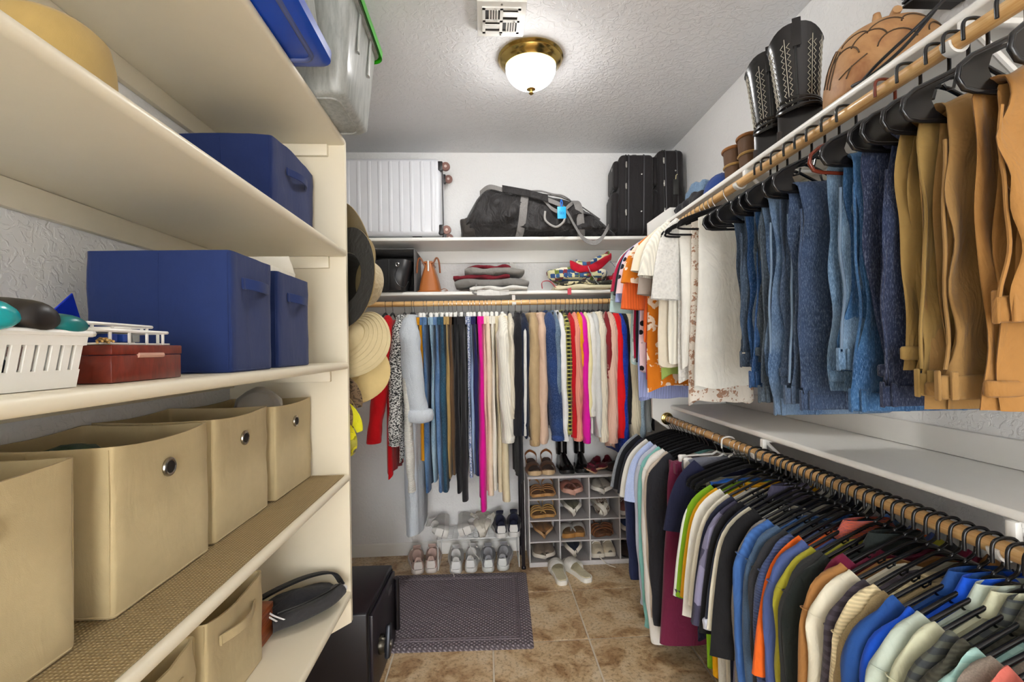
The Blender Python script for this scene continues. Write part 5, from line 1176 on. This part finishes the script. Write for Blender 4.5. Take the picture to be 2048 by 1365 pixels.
# ------------------------------------------------------------------ upper right rod
UPG = 'clothes on the upper right rod'; LOG = 'clothes on the lower right rod'
def fold_pants(rod, pos, short, where, mat, La=.50, Lb=.44, W=.17, seed=0, hang='gusset', yaw=0.0, name='jeans', shift=0.0, thk=.012, hz=-.211, seam=None, button=False, crease=.012, group=UPG, waist=True, taper=.9):
    loc, rz = rodpos(rod, pos); hanger(hang, rod, pos, short, yaw)
    g = thing(name, (short+' '+where).strip(), 'pants', loc, rz+yaw, group)
    r = random.Random(seed*7+1); ph = [r.uniform(0, 6) for _ in range(8)]
    path = []; ra = []; rb = []; n1 = 22; gap = thk+.006
    def ctr(t, sgn): # t 0 at the top
        return shift+.007*math.sin(5*t+ph[0]+sgn)*t+.004*math.sin(12*t+ph[1])*t
    for i in range(n1+1):
        t = 1-i/n1; path.append((ctr(t, 0), gap+crease*.5*math.sin(6*t+ph[2])*t+.006*t, hz-La*t)); ra.append(W*(taper+(1-taper)*t)*(1+.022*math.sin(8*t+ph[3])+.012*math.sin(19*t+ph[5]))); rb.append(thk*(1+.25*math.sin(9*t+ph[4])))
    for a in np.linspace(PI*.15, PI*.85, 5): path.append((shift, gap*math.cos(a), hz+.009+gap*.7*math.sin(a))); ra.append(W*taper); rb.append(thk*.8)
    nb = 20
    for i in range(nb+1):
        t = i/nb; path.append((ctr(t, 1.3), -gap+crease*.5*math.sin(5*t+ph[5])*t, hz-Lb*t)); ra.append(W*taper*(1+.025*math.sin(7*t+ph[6]))); rb.append(thk*(1+.2*math.sin(8*t+ph[7])))
    def wp(t, p):
        c = math.cos(p)
        return (.003*math.sin(15*t+2*p+ph[0])+.002*math.sin(41*t+ph[3]), crease*(.5*math.sin(3.2*c+5*t+ph[1])+.45*(1-2*abs(math.sin(4.2*c-4*t+ph[2])))+.22*math.sin(11*c+17*t+ph[4])+.2*math.sin(5*c+43*t+ph[5])))
    for s_, dx_ in ((1, .0), (-1, -.018)):
        q0 = r.uniform(0, 6); pp = []
        for i, p_ in enumerate(path):
            t_ = path[min(i+1, len(path)-1)]; b_ = path[max(i-1, 0)]; ty, tz = t_[1]-b_[1], t_[2]-b_[2]; l_ = math.hypot(ty, tz)+1e-9
            off = s_*thk*.5; pp.append((p_[0]+dx_+.005*s_*math.sin(i*.3+q0), p_[1]+tz/l_*off, p_[2]-ty/l_*off))
        def wq(t, p, q0=q0):
            k, kb = wp(t+q0*.07, p); return k+.003*math.sin(29*t+q0), kb*.75
        obj('leg', MB().etube(pp, [w*.99 for w in ra], [w*.52 for w in rb], (1, 0, 0), 34, wq, pw=.75), mat, g, smooth=80)
    p0 = path[0]
    if waist:
        k = 1.03; zz = hz-La; wv = ra[0]
        w_ = obj('waistband', MB().etube([(p0[0], p0[1], zz+q) for q in (.036, .032, .012, -.003, -.006)], [wv*f for f in (.98, 1.005, 1.01, 1.005, .97)], [rb[0]*f+.003 for f in (.9, 1.0, 1.05, 1.0, .8)], (1, 0, 0), 34, pw=.75), mat, g, smooth=80)
        for x in (wv*.92, wv*.35, -wv*.4): obj('belt_loop', MB().rbox(p0[0]+x-.006, p0[0]+x+.006, p0[1]+rb[0]-.001, p0[1]+rb[0]+.0055, zz-.006, zz+.043, .0015, 1), mat, w_)
        obj('belt_loop', MB().rbox(p0[0]+wv*1.0, p0[0]+wv*1.03, p0[1]-.006, p0[1]+.006, zz-.008, zz+.045, .002, 1), mat, w_)
    sm = seam or mat
    pts = [(path[i][0]+ra[i]*1.0, path[i][1]+.004, path[i][2]) for i in range(2, n1-1)]
    obj('side_seam', MB().tube(pts, .0032, 6), sm, g)
    pts = [(path[i][0]+ra[i]*.45, path[i][1]+rb[i]+crease*.6, path[i][2]) for i in range(2, n1-2)]
    obj('inner_seam', MB().tube(pts, .0026, 6), sm, g)
    hm = n1+5+nb
    obj('leg_hem', MB().etube([(path[hm][0], path[hm][1], path[hm][2]+q) for q in (.024, .02, .0, -.003)], [ra[hm]*f for f in (1.0, 1.02, 1.02, .97)], [rb[hm]+q for q in (.002, .005, .005, .001)], (1, 0, 0), 30, pw=.75), mat, g, smooth=80)
    if button: 
        tb = obj('waist_tab', MB().rbox(-.035, .045, .0, .007, -.02, .02, .004, 2), mat, g, loc=(p0[0]+W*.35, p0[1]+thk+.012, hz-La*.55))
        b_ = obj('button', MB().lathe([(.001, .0135), (.008, .013), (.010, .010), (.009, .006)], 18, axis='Y'), plain(button, .3, .6), tb, loc=(-.012, 0, 0))
    return g
D = lambda a, b: cloth(a, 'denim', b)
JN = [(1.52, 'dark slate jeans', 'first beside the white tank', '#39485a', '#4d5f74', .47, .155, .43), (1.455, 'bright mid blue jeans', 'second from the white tank', '#22446f', '#3a6294', .53, .16, .50),
      (1.40, 'charcoal grey jeans', 'behind the two blue jeans', '#39444f', '#535f69', .57, .17, .46), (1.345, 'faded blue jeans', 'on the upper right rod', '#435c7c', '#8296a8', .60, .17, .50),
      (1.285, 'grey blue jeans', 'with pale side seams', '#3f4f66', '#586a82', .56, .165, .52), (1.225, 'dark washed indigo jeans', 'in the middle of the upper rod', '#2f3f58', '#46597a', .57, .17, .44),
      (1.10, 'light stonewashed jeans', 'with gold waist button', '#587490', '#8aa0b4', .46, .165, .52), (1.035, 'vivid blue jeans', 'left of the navy jeans', '#2b5078', '#41709c', .55, .165, .47),
      (.965, 'dark navy jeans', 'beside the tan trousers', '#212941', '#2d3a58', .53, .17, .50)]
SEAMJ = cloth('#6c8096')
for i, (y, s_, w_, c1, c2, La, W_, Lb) in enumerate(JN):
    fold_pants('up', y, s_, w_, D(c1, c2), La, Lb, W_, seed=i+3, hang='brown' if i == 6 else 'gusset', seam=SEAMJ if i in (3, 4, 6) else D(c1, c2), button='#b08c3a' if i == 6 else False, yaw=(-.06, .05, .02, -.05, .06, .0, .08, -.04, .03)[i], crease=.014)
KH = cloth('#8e6d40'); KH2 = cloth('#946a38'); KH3 = cloth('#9c722c')
fold_pants('up', .885, 'olive tan chino trousers', 'behind the golden khakis', cloth('#8f7442'), .50, .46, .17, 31, name='trousers', crease=.016, yaw=.05)
fold_pants('up', .820, 'golden khaki trousers', 'with belt loops and folded waist', KH, .50, .53, .175, 33, name='trousers', crease=.020, thk=.015, yaw=-.05)
fold_pants('up', .735, 'caramel tan trousers', 'with a round waist button, nearest the camera', KH2, .37, .52, .18, 35, name='trousers', crease=.018, thk=.015, button='#8d8a80', yaw=.04)
hanger('gusset', 'up', .925, '', .0, 'empty black plastic hanger between navy jeans and tan trousers')
hanger('gusset', 'up', .655, '', .03, 'empty black plastic hanger at the right end of the upper rod')
useed = 300
def ush(y, short, where, c, kind='plain', c2=None, **kw):
    global useed; useed += 1
    kw.setdefault('sl', 'short'); kw.setdefault('sL', .20); kw.setdefault('hang', 'velvet'); kw.setdefault('sry', .030)
    return shirt('up', y, short, where, cloth(c, kind, c2, kw.pop('scale', 1.0)), seed=useed, group=UPG, th=kw.pop('th', .016), amp=kw.pop('amp', .006), name=kw.pop('name', 'top'), cat=kw.pop('cat', 'top'), **kw)
ush(2.535, 'pale mint blouse', 'at the far end of the upper rod', '#b4cbc8', L=.62, sL=.30)
ush(2.505, 'white and grey floral blouse', 'beside the mint blouse', '#d4d8d6', 'floral', '#9fb0a8', scale=2.0, L=.60, sL=.24, lean=.01)
ush(2.475, 'crimson short-sleeved top', 'near the far end of the upper rod', '#a3123a', L=.58, sL=.20)
ush(2.445, 'black blouse', 'between crimson and lavender tops', '#1e1c22', L=.60, sL=.22)
ush(2.415, 'lavender crinkled blouse', 'hanging long by the end panel', '#9aa3d0', 'knit', L=.80, sL=.26, lean=.008, th=.02)
ush(2.385, 'pale pink dotted blouse', 'on the upper right rod', '#e3c5c8', 'dots', '#1d1a1e', scale=1.8, L=.66, sL=.22)
ush(2.350, 'magenta sleeveless top', 'beside the pink dotted blouse', '#b10a62', L=.70, sl='none', W=.185)
ush(2.315, 'coral orange knit cardigan', 'over the orange floral dress', '#e0622a', 'knit', L=.50, sL=.30, srx=.05, name='cardigan', cat='cardigan')
ush(2.280, 'orange and cream floral dress', 'on the upper right rod', '#cf7418', 'floral', '#ead3bd', scale=1.4, L=.74, sL=.18, name='dress', cat='dress', th=.024)
ush(2.235, 'lime green patterned top', 'below the peach tank', '#a2b860', L=.68, sl='none', W=.15)
ush(2.205, 'peach beige tank', 'right of the orange floral dress', '#d3ad92', L=.62, sl='none', W=.165)
ush(2.165, 'taupe short-sleeved blouse', 'behind the cream top', '#a3958a', L=.60, sL=.26, W=.17)
ush(2.125, 'cream cap-sleeved top', 'left of the white ruffled top', '#e2d7c2', L=.62, sL=.15, srx=.06)
ush(2.075, 'white ribbed flutter-sleeve top', 'among the white tops', '#e6e2d4', 'knit', L=.60, sL=.19, srx=.065, W=.175, sry=.04)
ush(2.035, 'white lace blouse', 'behind the white tank', '#e2e0da', 'lace', L=.68, sL=.30, W=.15)
ush(1.995, 'white gauze shirt', 'between lace blouse and tank', '#e6e4dc', L=.62, sl='none', W=.15, th=.022)
ush(1.955, 'white and red floral blouse', 'with rounded hem below the white tank', '#e0d8cc', 'floral', '#a9826a', scale=3.0, L=.77, sl='none', W=.112, th=.03, flare=.03)
ush(1.86, 'large white textured tank', 'facing the camera beside the jeans', '#e4e2d9', L=.70, sl='none', W=.125, th=.028, flare=.03, hang='velvet', amp=.010)
hanger('gusset', 'up', 1.615, '', -.10, 'empty black plastic hanger next to the large white tank')
hanger('gusset', 'up', 1.575, '', -.06, 'empty black plastic hanger, second after the large white tank')

# ------------------------------------------------------------------ lower right rod
lseed = 500
def lsh(y, short, where, c, kind='plain', c2=None, **kw):
    global lseed; lseed += 1
    kw.setdefault('hang', 'tube'); kw.setdefault('sry', .022); kw.setdefault('sL', .56); kw.setdefault('L', .68)
    mat = c if not isinstance(c, str) else cloth(c, kind, c2)
    kw.setdefault('yaw', random.Random(lseed).uniform(-.04, .05))
    return shirt('low', y, short, where, mat, seed=lseed, group=LOG, th=kw.pop('th', .012), amp=kw.pop('amp', .004), **kw)
V_ = dict(hang='velvet'); SS = dict(sl='short', sL=.22, srx=.065)
lsh(2.53, 'grey mesh tee', 'at the far end of the lower rod', '#8d9298', 'lace', None, **V_, **SS)
lsh(2.49, 'black tee', 'at the far end of the lower rod', '#1b1b1f', **V_, **SS)
lsh(2.45, 'navy long-sleeved blouse', 'at the far end of the lower rod', '#252c4c', sL=.66, L=.78, lean=.02, **V_)
lsh(2.41, 'dark charcoal tee', 'under the far black hangers', '#2b2b30', **V_, **SS)
lsh(2.37, 'white short-sleeved tee', 'left of the light blue tee', '#d9d6cd', lean=.02, **V_, **SS)
lsh(2.32, 'light blue heather tee', 'right of the white tee', '#95a6d0', 'heather', '#b8c2de', lean=.02, **V_, **SS)
lsh(2.27, 'pale lavender linen tunic', 'hanging long below the blue tee', '#c3c8d8', sL=.70, L=.76, sry=.034, **V_)
lsh(2.225, 'aqua green tunic', 'left of the long white cardigan', '#86c6c0', sL=.78, L=.80, sry=.026, **V_)
lsh(2.175, 'long white open cardigan', 'on the lower rod', '#e0dcd4', sL=.80, L=.78, sry=.032, srx=.06, name='cardigan', cat='cardigan', lean=.03, **V_)
lsh(2.13, 'beige zip top', 'right of the long white cardigan', '#c6b7a6', sL=.68, L=.76, **V_)
lsh(2.09, 'black cardigan', 'left of the burgundy trousers', '#26262b', sL=.7, L=.74, name='cardigan', cat='cardigan', **V_)
pants('low', 2.01, 'burgundy wide-leg trousers', 'reaching near the floor', cloth('#6e2240'), .14, W=.20, th=.035, seed=41, hem=.17, hang='clip', group=LOG)
gt = fold_pants('low', 1.955, 'grey dress trousers', 'clipped by the waist on the lower rod', cloth('#6e717c'), .50, .45, .18, 43, hang='clip', name='trousers', hz=-.10, group=LOG, waist=False, crease=.004)
fold_pants('low', 1.905, 'maroon folded trousers', 'under the cream hanger', cloth('#5c1f2a'), .40, .36, .16, 44, hang='white', name='trousers', hz=-.20, group=LOG, crease=.006)
lsh(1.865, 'navy velvet tee', 'under black felt hangers', '#20233c', W=.165, **V_, **SS)
fold_pants('low', 1.83, 'olive grey folded trousers', 'above the blue satin pair', cloth('#6f6a5c'), .40, .38, .15, 45, hang='velvet', name='trousers', hz=-.15, group=LOG, crease=.006)
fold_pants('low', 1.795, 'bright blue satin trousers', 'draped on a black felt hanger', cloth('#1f66c4', rough=.4), .48, .44, .15, 46, hang='velvet', name='trousers', hz=-.15, group=LOG, crease=.008)
fold_pants('low', 1.755, 'black folded trousers', 'just before the lime green jersey', cloth('#202024'), .48, .44, .16, 47, hang='velvet', name='trousers', hz=-.15, group=LOG, crease=.006)
BLK = '#1b1b1e'
ROWL = [
 ('lime green jersey with white bands', 'left of the yellow shirt', '#7fae1e', 'plain', None, dict(sl='short', sL=.34, srx=.05, sry=.034, cuff=(cloth('#4a4d52'), 'band'), trim=cloth('#e6ebdc'))),
 ('golden yellow sports shirt', 'right of the lime jersey', '#e3a512', 'plain', None, dict(sl='short', sL=.32, sry=.034, collar='crew')),
 ('white printed tee', 'right of the yellow shirt', '#dcd9ce', 'plain', None, dict(SS, sL=.36, lean=.01)),
 ('cream tee with black lettering', 'right of the white printed tee', '#d8d1bd', 'speckle', '#d6cfbb', dict(SS, sL=.30)),
 ('dark navy tee', 'right of the cream lettered tee', '#23273a', 'plain', None, dict(SS, sL=.34)),
 ('grey purple patterned polo', 'with a geometric print', '#6d6a80', 'geo', '#3f3d50', dict(SS, collar='polo', sL=.32, L=.80, W=.215)),
 ('black crew tee', 'left of the white striped polo', BLK, 'plain', None, dict(SS, sL=.34)),
 ('midnight navy polo', 'with a light sleeve band', '#1f2432', 'plain', None, dict(SS, sL=.30, cuff=(cloth('#b9bcc8'), 'band'))),
 ('off-white short-sleeved tee', 'in front of the navy polo', '#d9d4c2', 'plain', None, dict(SS, sL=.30, lean=.012)),
 ('plain black tee', 'right of the off-white tee', '#19191b', 'plain', None, dict(SS, sL=.36, srx=.07, lean=.01)),
 ('heather grey long-sleeved shirt', 'right of the plain black tee', '#8f8983', 'heather', '#74706c', dict(sL=.60)),
 ('cornflower blue knit pullover', 'right of the heather grey shirt', '#3f68a8', 'knit', None, dict(sL=.66, srx=.06, lean=.01)),
 ('slate blue long-sleeved shirt', 'right of the cornflower pullover', '#3c5068', 'heather', '#4b617c', dict(sL=.70, lean=.008)),
 ('charcoal black knit shirt', 'right of the slate blue shirt', '#2a2b2f', 'heather', '#35363b', dict(sL=.50)),
 ('dusty blue textured pullover', 'left of the orange shirt', '#46557e', 'rib', None, dict(sL=.66)),
 ('bright orange sports tee', 'left of the steel blue polo', '#e0641f', 'plain', None, dict(SS, sL=.30, sry=.013, srx=.05, W=.195, th=.008)),
 ('steel blue polo with orange collar', 'right of the bright orange tee', '#47588c', 'plain', None, dict(sL=.52, srx=.06, collar=(cloth('#e0651e', 'stripe', '#2c3a60', 6), 'polo'))),
 ('olive yellow shirt', 'right of the steel blue polo', '#a7a032', 'plain', None, dict(sL=.52)),
 ('faded black sweatshirt', 'right of the olive yellow shirt', '#2a2b2b', 'plain', None, dict(sL=.66, srx=.06)),
 ('black green quarter-zip', 'left of the camel sweatshirt', '#1f2523', 'plain', None, dict(sL=.68, collar='polo')),
 ('burgundy wine shirt', 'mostly hidden beside dark shirts', '#6a1834', 'plain', None, dict(sL=.40, W=.17)),
 ('camel brown sweatshirt', 'right of the dark quarter-zip', '#9a6c3c', 'plain', None, dict(sL=.62, srx=.065, lean=.01, cuff=(cloth('#94663a'), 'band'))),
 ('cream white sweatshirt', 'right of the camel sweatshirt', '#d8d1bb', 'plain', None, dict(sL=.62, srx=.06, lean=.006)),
 ('dark plum striped shirt', 'thin between two cream tops', '#3a343c', 'stripe', '#4d4650', dict(sL=.60)),
 ('ecru ribbed henley', 'right of the plum striped shirt', '#d6c59c', 'rib', None, dict(sL=.62, srx=.06, collar='crew')),
 ('tan flecked shirt', 'behind the ecru henley', '#a08c66', 'heather', '#8a7856', dict(sL=.58)),
 ('deep blue quarter-zip pullover', 'left of the cobalt shirt', '#1f4684', 'plain', None, dict(sL=.64, srx=.065, lean=.008, collar='polo')),
 ('cobalt blue shirt', 'right of the deep blue pullover', '#1450c8', 'plain', None, dict(sL=.60, collar='polo')),
 ('pale sage polo', 'right of the cobalt shirt', '#b4bfb2', 'plain', None, dict(sL=.58, srx=.06, collar='polo')),
 ('light olive cream shirt', 'right of the pale sage polo', '#c2c3a6', 'plain', None, dict(sL=.60, collar='polo')),
 ('dark grey striped polo', 'right of the light olive shirt', '#3c4042', 'stripe', '#55584f', dict(sL=.44, srx=.06, collar='polo')),
 ('dark olive camp shirt', 'left of the mint striped polo', '#3d3c32', 'rib', None, dict(sL=.46, srx=.06, collar='polo')),
 ('mint polo with dark stripes', 'right of the dark olive shirt', '#9fc2ba', 'stripe', '#8fb5ae', dict(sL=.50, collar=(cloth('#a6c8c0', 'stripe', '#43565a', 4), 'polo'))),
 ('taupe heather polo', 'left of the salmon polo', '#7d7268', 'heather', '#928578', dict(sL=.50, collar='polo')),
 ('salmon red polo', 'right of the taupe polo', '#c8695c', 'plain', None, dict(sL=.50, srx=.06, collar='polo')),
 ('off-white polo', 'right of the salmon polo', '#d4d0c2', 'plain', None, dict(sL=.52, srx=.06, collar='polo')),
 ('charcoal grey polo', 'left of the bright red polo', '#3c3b3e', 'heather', '#4a494c', dict(sL=.50, collar='polo')),
 ('bright red polo', 'right of the charcoal polo', '#c01c28', 'plain', None, dict(sL=.50, collar='polo')),
 ('blue black polo', 'nearest on the lower rod', '#1c2128', 'plain', None, dict(sL=.50, srx=.065, collar='polo')),
]
ys = []
y = 1.70
for i in range(len(ROWL)): ys.append(y); y -= .042 if i < 3 else .0290 if i < 10 else (.0285 if i < 26 else .0265)
for (s_, w_, c, kd, c2, kw), y in zip(ROWL, ys): lsh(y, s_, w_, c, kd, c2, **dict(kw))

# ------------------------------------------------------------------ things on the top right shelf
def cowboy(label, loc, rz, lean=0):
    b = thing('cowboy_boot', label, 'boot', loc, 0, None, (0, lean, rz)); LT = plain('#1d1b1b', .25, 0, .1, .12, 40); Ls = .285
    obj('sole', sole_mb(Ls, .010, 1.0, .0), plain('#2a1c14', .5), b); obj('heel_block', MB().rbox(-.026, .026, -Ls*.5, -Ls*.5+.055, -.0, .042, .004), plain('#221814', .5), b)
    obj('foot', upper_mb(Ls, .012, ([0, .05, .2, .35, .5, .7, .85, .95, 1], [.10, .12, .125, .12, .088, .06, .05, .036, .012]), (2, 3), 1.08), LT, b, smooth=80)
    rg = []
    for k in range(13):
        q = k/12; rx = .046+.020*q-.006*math.sin(PI*q); ry = .060+.026*q
        rg.append([(rx*math.cos(p), -Ls*.27+ry*math.sin(p)-.006*q, .10+.28*q-(.040*math.cos(p)**2*0+.035*abs(math.sin(p))**2)*(q**4)*-1*0-(.05*abs(math.sin(p))**3)*q**6) for p in np.linspace(0, 2*PI, 33)[:-1]])
    rin = [[(x*k, (y+Ls*.27)*k-Ls*.27, z-dz) for x, y, z in rg[-1]] for dz, k in ((0, .94), (.04, .84), (.10, .66))]
    obj('shaft', MB().loft(rg+rin, False, True), LT, b, smooth=80)
    for s in (-1, 1): obj('pull_strap', MB().ribbon([(s*.066, -Ls*.27, .30), (s*.0695, -Ls*.27, .36), (s*.066, -Ls*.27, .392), (s*.060, -Ls*.27, .36)], (0, 1, 0), .026, .003), LT, b)
    for s in (-1, 1): obj('side_piping', MB().tube([(s*(.048+.020*q-.006*math.sin(PI*q)), -Ls*.27-.006*q, .10+.28*q) for q in np.linspace(0, .85, 9)], .003, 6), plain('#0c0b0b', .3), b)
    ST = plain('#b9b3a2', .7)
    for c0 in (.42, .78, 1.22, 1.58, -.25, -.75):
        for dd, am in ((.10, .045), (.0, .0), (-.10, .045)):
            pts = []
            nz_ = 22 if am else 8
            for k in range(nz_):
                q = .10+.74*k/(nz_-1)-(.06 if dd else 0); p = (c0+dd*(1-q*.3)+(am if k % 2 else -am)*.9)*PI/2+0
                rx = .0475+.020*q-.006*math.sin(PI*q); ry = .0615+.026*q; pts.append((rx*math.cos(p), -Ls*.27+ry*math.sin(p)-.006*q, .10+.28*q))
            obj('stitching', MB().tube(pts, .0011, 4), ST, b)
    for k in range(3): obj('ankle_crease', MB().tube([((.052-.002*k)*math.cos(p), -Ls*.26+(.066-.002*k)*math.sin(p), .105+.014*k+.006*math.sin(2*p+k)) for p in np.linspace(0, 2*PI, 25)[:-1]], .006, 6, closed=True), LT, b)
    return b
cowboy('nearer black cowboy boot with pale stitching on the top right shelf', (1.148, 1.53, US+.001), -2.15)
cowboy('farther black cowboy boot with pale stitching behind its mate', (1.148, 1.675, US+.001), -2.2, .0)
BRL = cloth('#5a3f28', rough=.6); RUB = plain('#26221f', .45)
def duck(label, loc, rz):
    b = thing('duck_boot', label, 'boot', loc, rz); Ls = .26
    obj('sole', sole_mb(Ls, .018, 1.05), plain('#161413', .6), b); obj('rubber_foot', upper_mb(Ls, .018, ([0, .05, .3, .45, .6, .8, .92, 1], [.075, .08, .07, .065, .055, .045, .034, .012]), (2, 3), 1.05), RUB, b, smooth=80)
    sh = [[((.040+.006*q)*math.cos(p), -Ls*.28+(.052+.006*q)*math.sin(p), .075+.125*q) for p in np.linspace(0, 2*PI, 25)[:-1]] for q in (0, .3, .6, 1)]
    obj('shaft', MB().loft(sh+[[(x*.93, (y+Ls*.28)*.93-Ls*.28, z-.02) for x, y, z in sh[-1]]], False, True), BRL, b, smooth=80)
    obj('collar', MB().tube([(x, y, z) for x, y, z in sh[-1]], .008, 8, closed=True), cloth('#8a5a30'), b); obj('band', MB().tube([(x*1.0, y, z) for x, y, z in [((.0425)*math.cos(p), -Ls*.28+.055*math.sin(p), .125) for p in np.linspace(0, 2*PI, 25)[:-1]]], .006, 6, closed=True), cloth('#a5814a'), b)
    return b
duck('nearer brown rubber-footed boot on the top right shelf', (1.13, 1.925, US+.001), PI-.3)
duck('farther brown rubber-footed boot beside the blue cap', (1.14, 2.055, US+.001), PI-.2)
cap('dark blue baseball cap on the top right shelf', (1.14, 2.215, US+.014), (0, 0, -PI/2-.3), cloth('#27407c'), cloth('#20242e'))
folded('black folded clothes on the top right shelf', (1.13, 2.43, US+.001), .20, .22, .06, cloth('#232226'), 61, PI/2)
tag(obj('folded_jeans', soft(.07, .10, .045, 12, .016), D('#6a84a0', '#8ba2b8'), loc=(1.15, 2.43, US+.063), smooth=70), 'light blue folded jeans on the black folded clothes', 'folded clothes')
tag(obj('black_pouch', soft(.07, .06, .035, 14, .01), cloth('#2b2a2c'), loc=(1.10, 2.335, US+.001), smooth=70), 'black pouch beside the blue cap on the shelf', 'pouch')
# clay pot
ct = NT('fired_clay'); v = ct.coords(); nz = ct.noise(v, 9, 4, .6, .6); ct.col(ct.ramp(nz.outputs[0], [(.3, '#8d5a38'), (.48, '#b08254'), (.6, '#b98d60'), (.75, '#a39a7c')])); ct.set(Roughness=.55); ct.bump(ct.noise(v, 60, 3).outputs[0], .15, .004)
pt = thing('clay_vessel', 'domed carved terracotta vessel on the top right shelf', 'pottery', (1.168, 1.315, US+.001))
PR = [(.148, 0), (.152, .02), (.150, .07), (.142, .12), (.126, .165), (.098, .20), (.06, .222), (.02, .230), (.001, .231)]
obj('body', MB().lathe(PR, 48), ct.m, pt, smooth=80)
obj('knob', MB().lathe([(.020, .225), (.016, .235), (.010, .245), (.012, .262), (.009, .278), (.001, .280)], 14), ct.m, pt, loc=(.0, .02, 0))
obj('spout', MB().tube(spline([(.0, -.03, .225), (.0, -.042, .236), (-.004, -.055, .24)], 4), [.012]*9, 10), ct.m, pt)
GRV = plain('#4c3a28', .8)
def pr(h): return float(np.interp(h, [b_ for a_, b_ in PR], [a_ for a_, b_ in PR]))
for (a0, h0, da, dh) in ((3.3, .10, .32, .045), (3.75, .13, .30, .035), (4.2, .10, .30, .04), (4.05, .165, .3, .025), (4.6, .16, .3, .03), (3.45, .155, .28, .025), (5.0, .12, .28, .035)):
    pts = [((pr(h)+.001)*math.cos(a), (pr(h)+.001)*math.sin(a), h) for a, h in [(a0+da*math.cos(q), h0+dh*math.sin(q)) for q in np.linspace(.2, PI-.1, 12)]]
    obj('carved_line', MB().tube(pts, .002, 5), GRV, pt)
for (a0, h0, a1, h1) in ((2.9, .06, 3.05, .16), (3.0, .05, 3.15, .15), (2.75, .07, 2.9, .17), (3.25, .06, 3.75, .095), (3.4, .05, 3.5, .08)):
    pts = [((pr(h)+.001)*math.cos(a), (pr(h)+.001)*math.sin(a), h) for a, h in [(a0+(a1-a0)*q, h0+(h1-h0)*q) for q in np.linspace(0, 1, 8)]]
    obj('carved_line', MB().tube(pts, .0018, 5), GRV, pt)
# wall unit and cable
wu = thing('electronic_box', 'black finned electronic box mounted on the wall above the vessel', 'electronics', (1.255, 1.10, 2.325))
EB = plain('#17171a', .4, .1)
obj('case', MB().rbox(-.075, .071, -.16, .13, 0, .10, .004), EB, wu)
for k in range(8): obj('fin', MB().rbox(-.075, .070, .131, .165, .004+k*.012, .010+k*.012, .001, 1), EB, wu)
obj('foot', MB().lathe([(.010, -.006), (.010, .001)], 12), EB, wu, loc=(-.05, .06, 0)); obj('foot', MB().lathe([(.010, -.006), (.010, .001)], 12), EB, wu, loc=(-.05, -.10, 0))
cb_ = MB().tube(spline([(1.205, 1.06, 2.326), (1.15, 1.08, 2.26), (1.06, 1.12, 2.14), (1.02, 1.19, 2.096), (1.012, 1.235, 2.097), (1.018, 1.25, 2.101), (1.026, 1.24, 2.098), (1.03, 1.18, 2.12), (1.07, 1.10, 2.17), (1.16, 1.04, 2.27), (1.215, 1.02, 2.326)], 8), .004, 8)
tag(obj('power_cable', cb_, plain('#121214', .4)), 'black cable looping from the wall box to the shelf edge', 'cable')
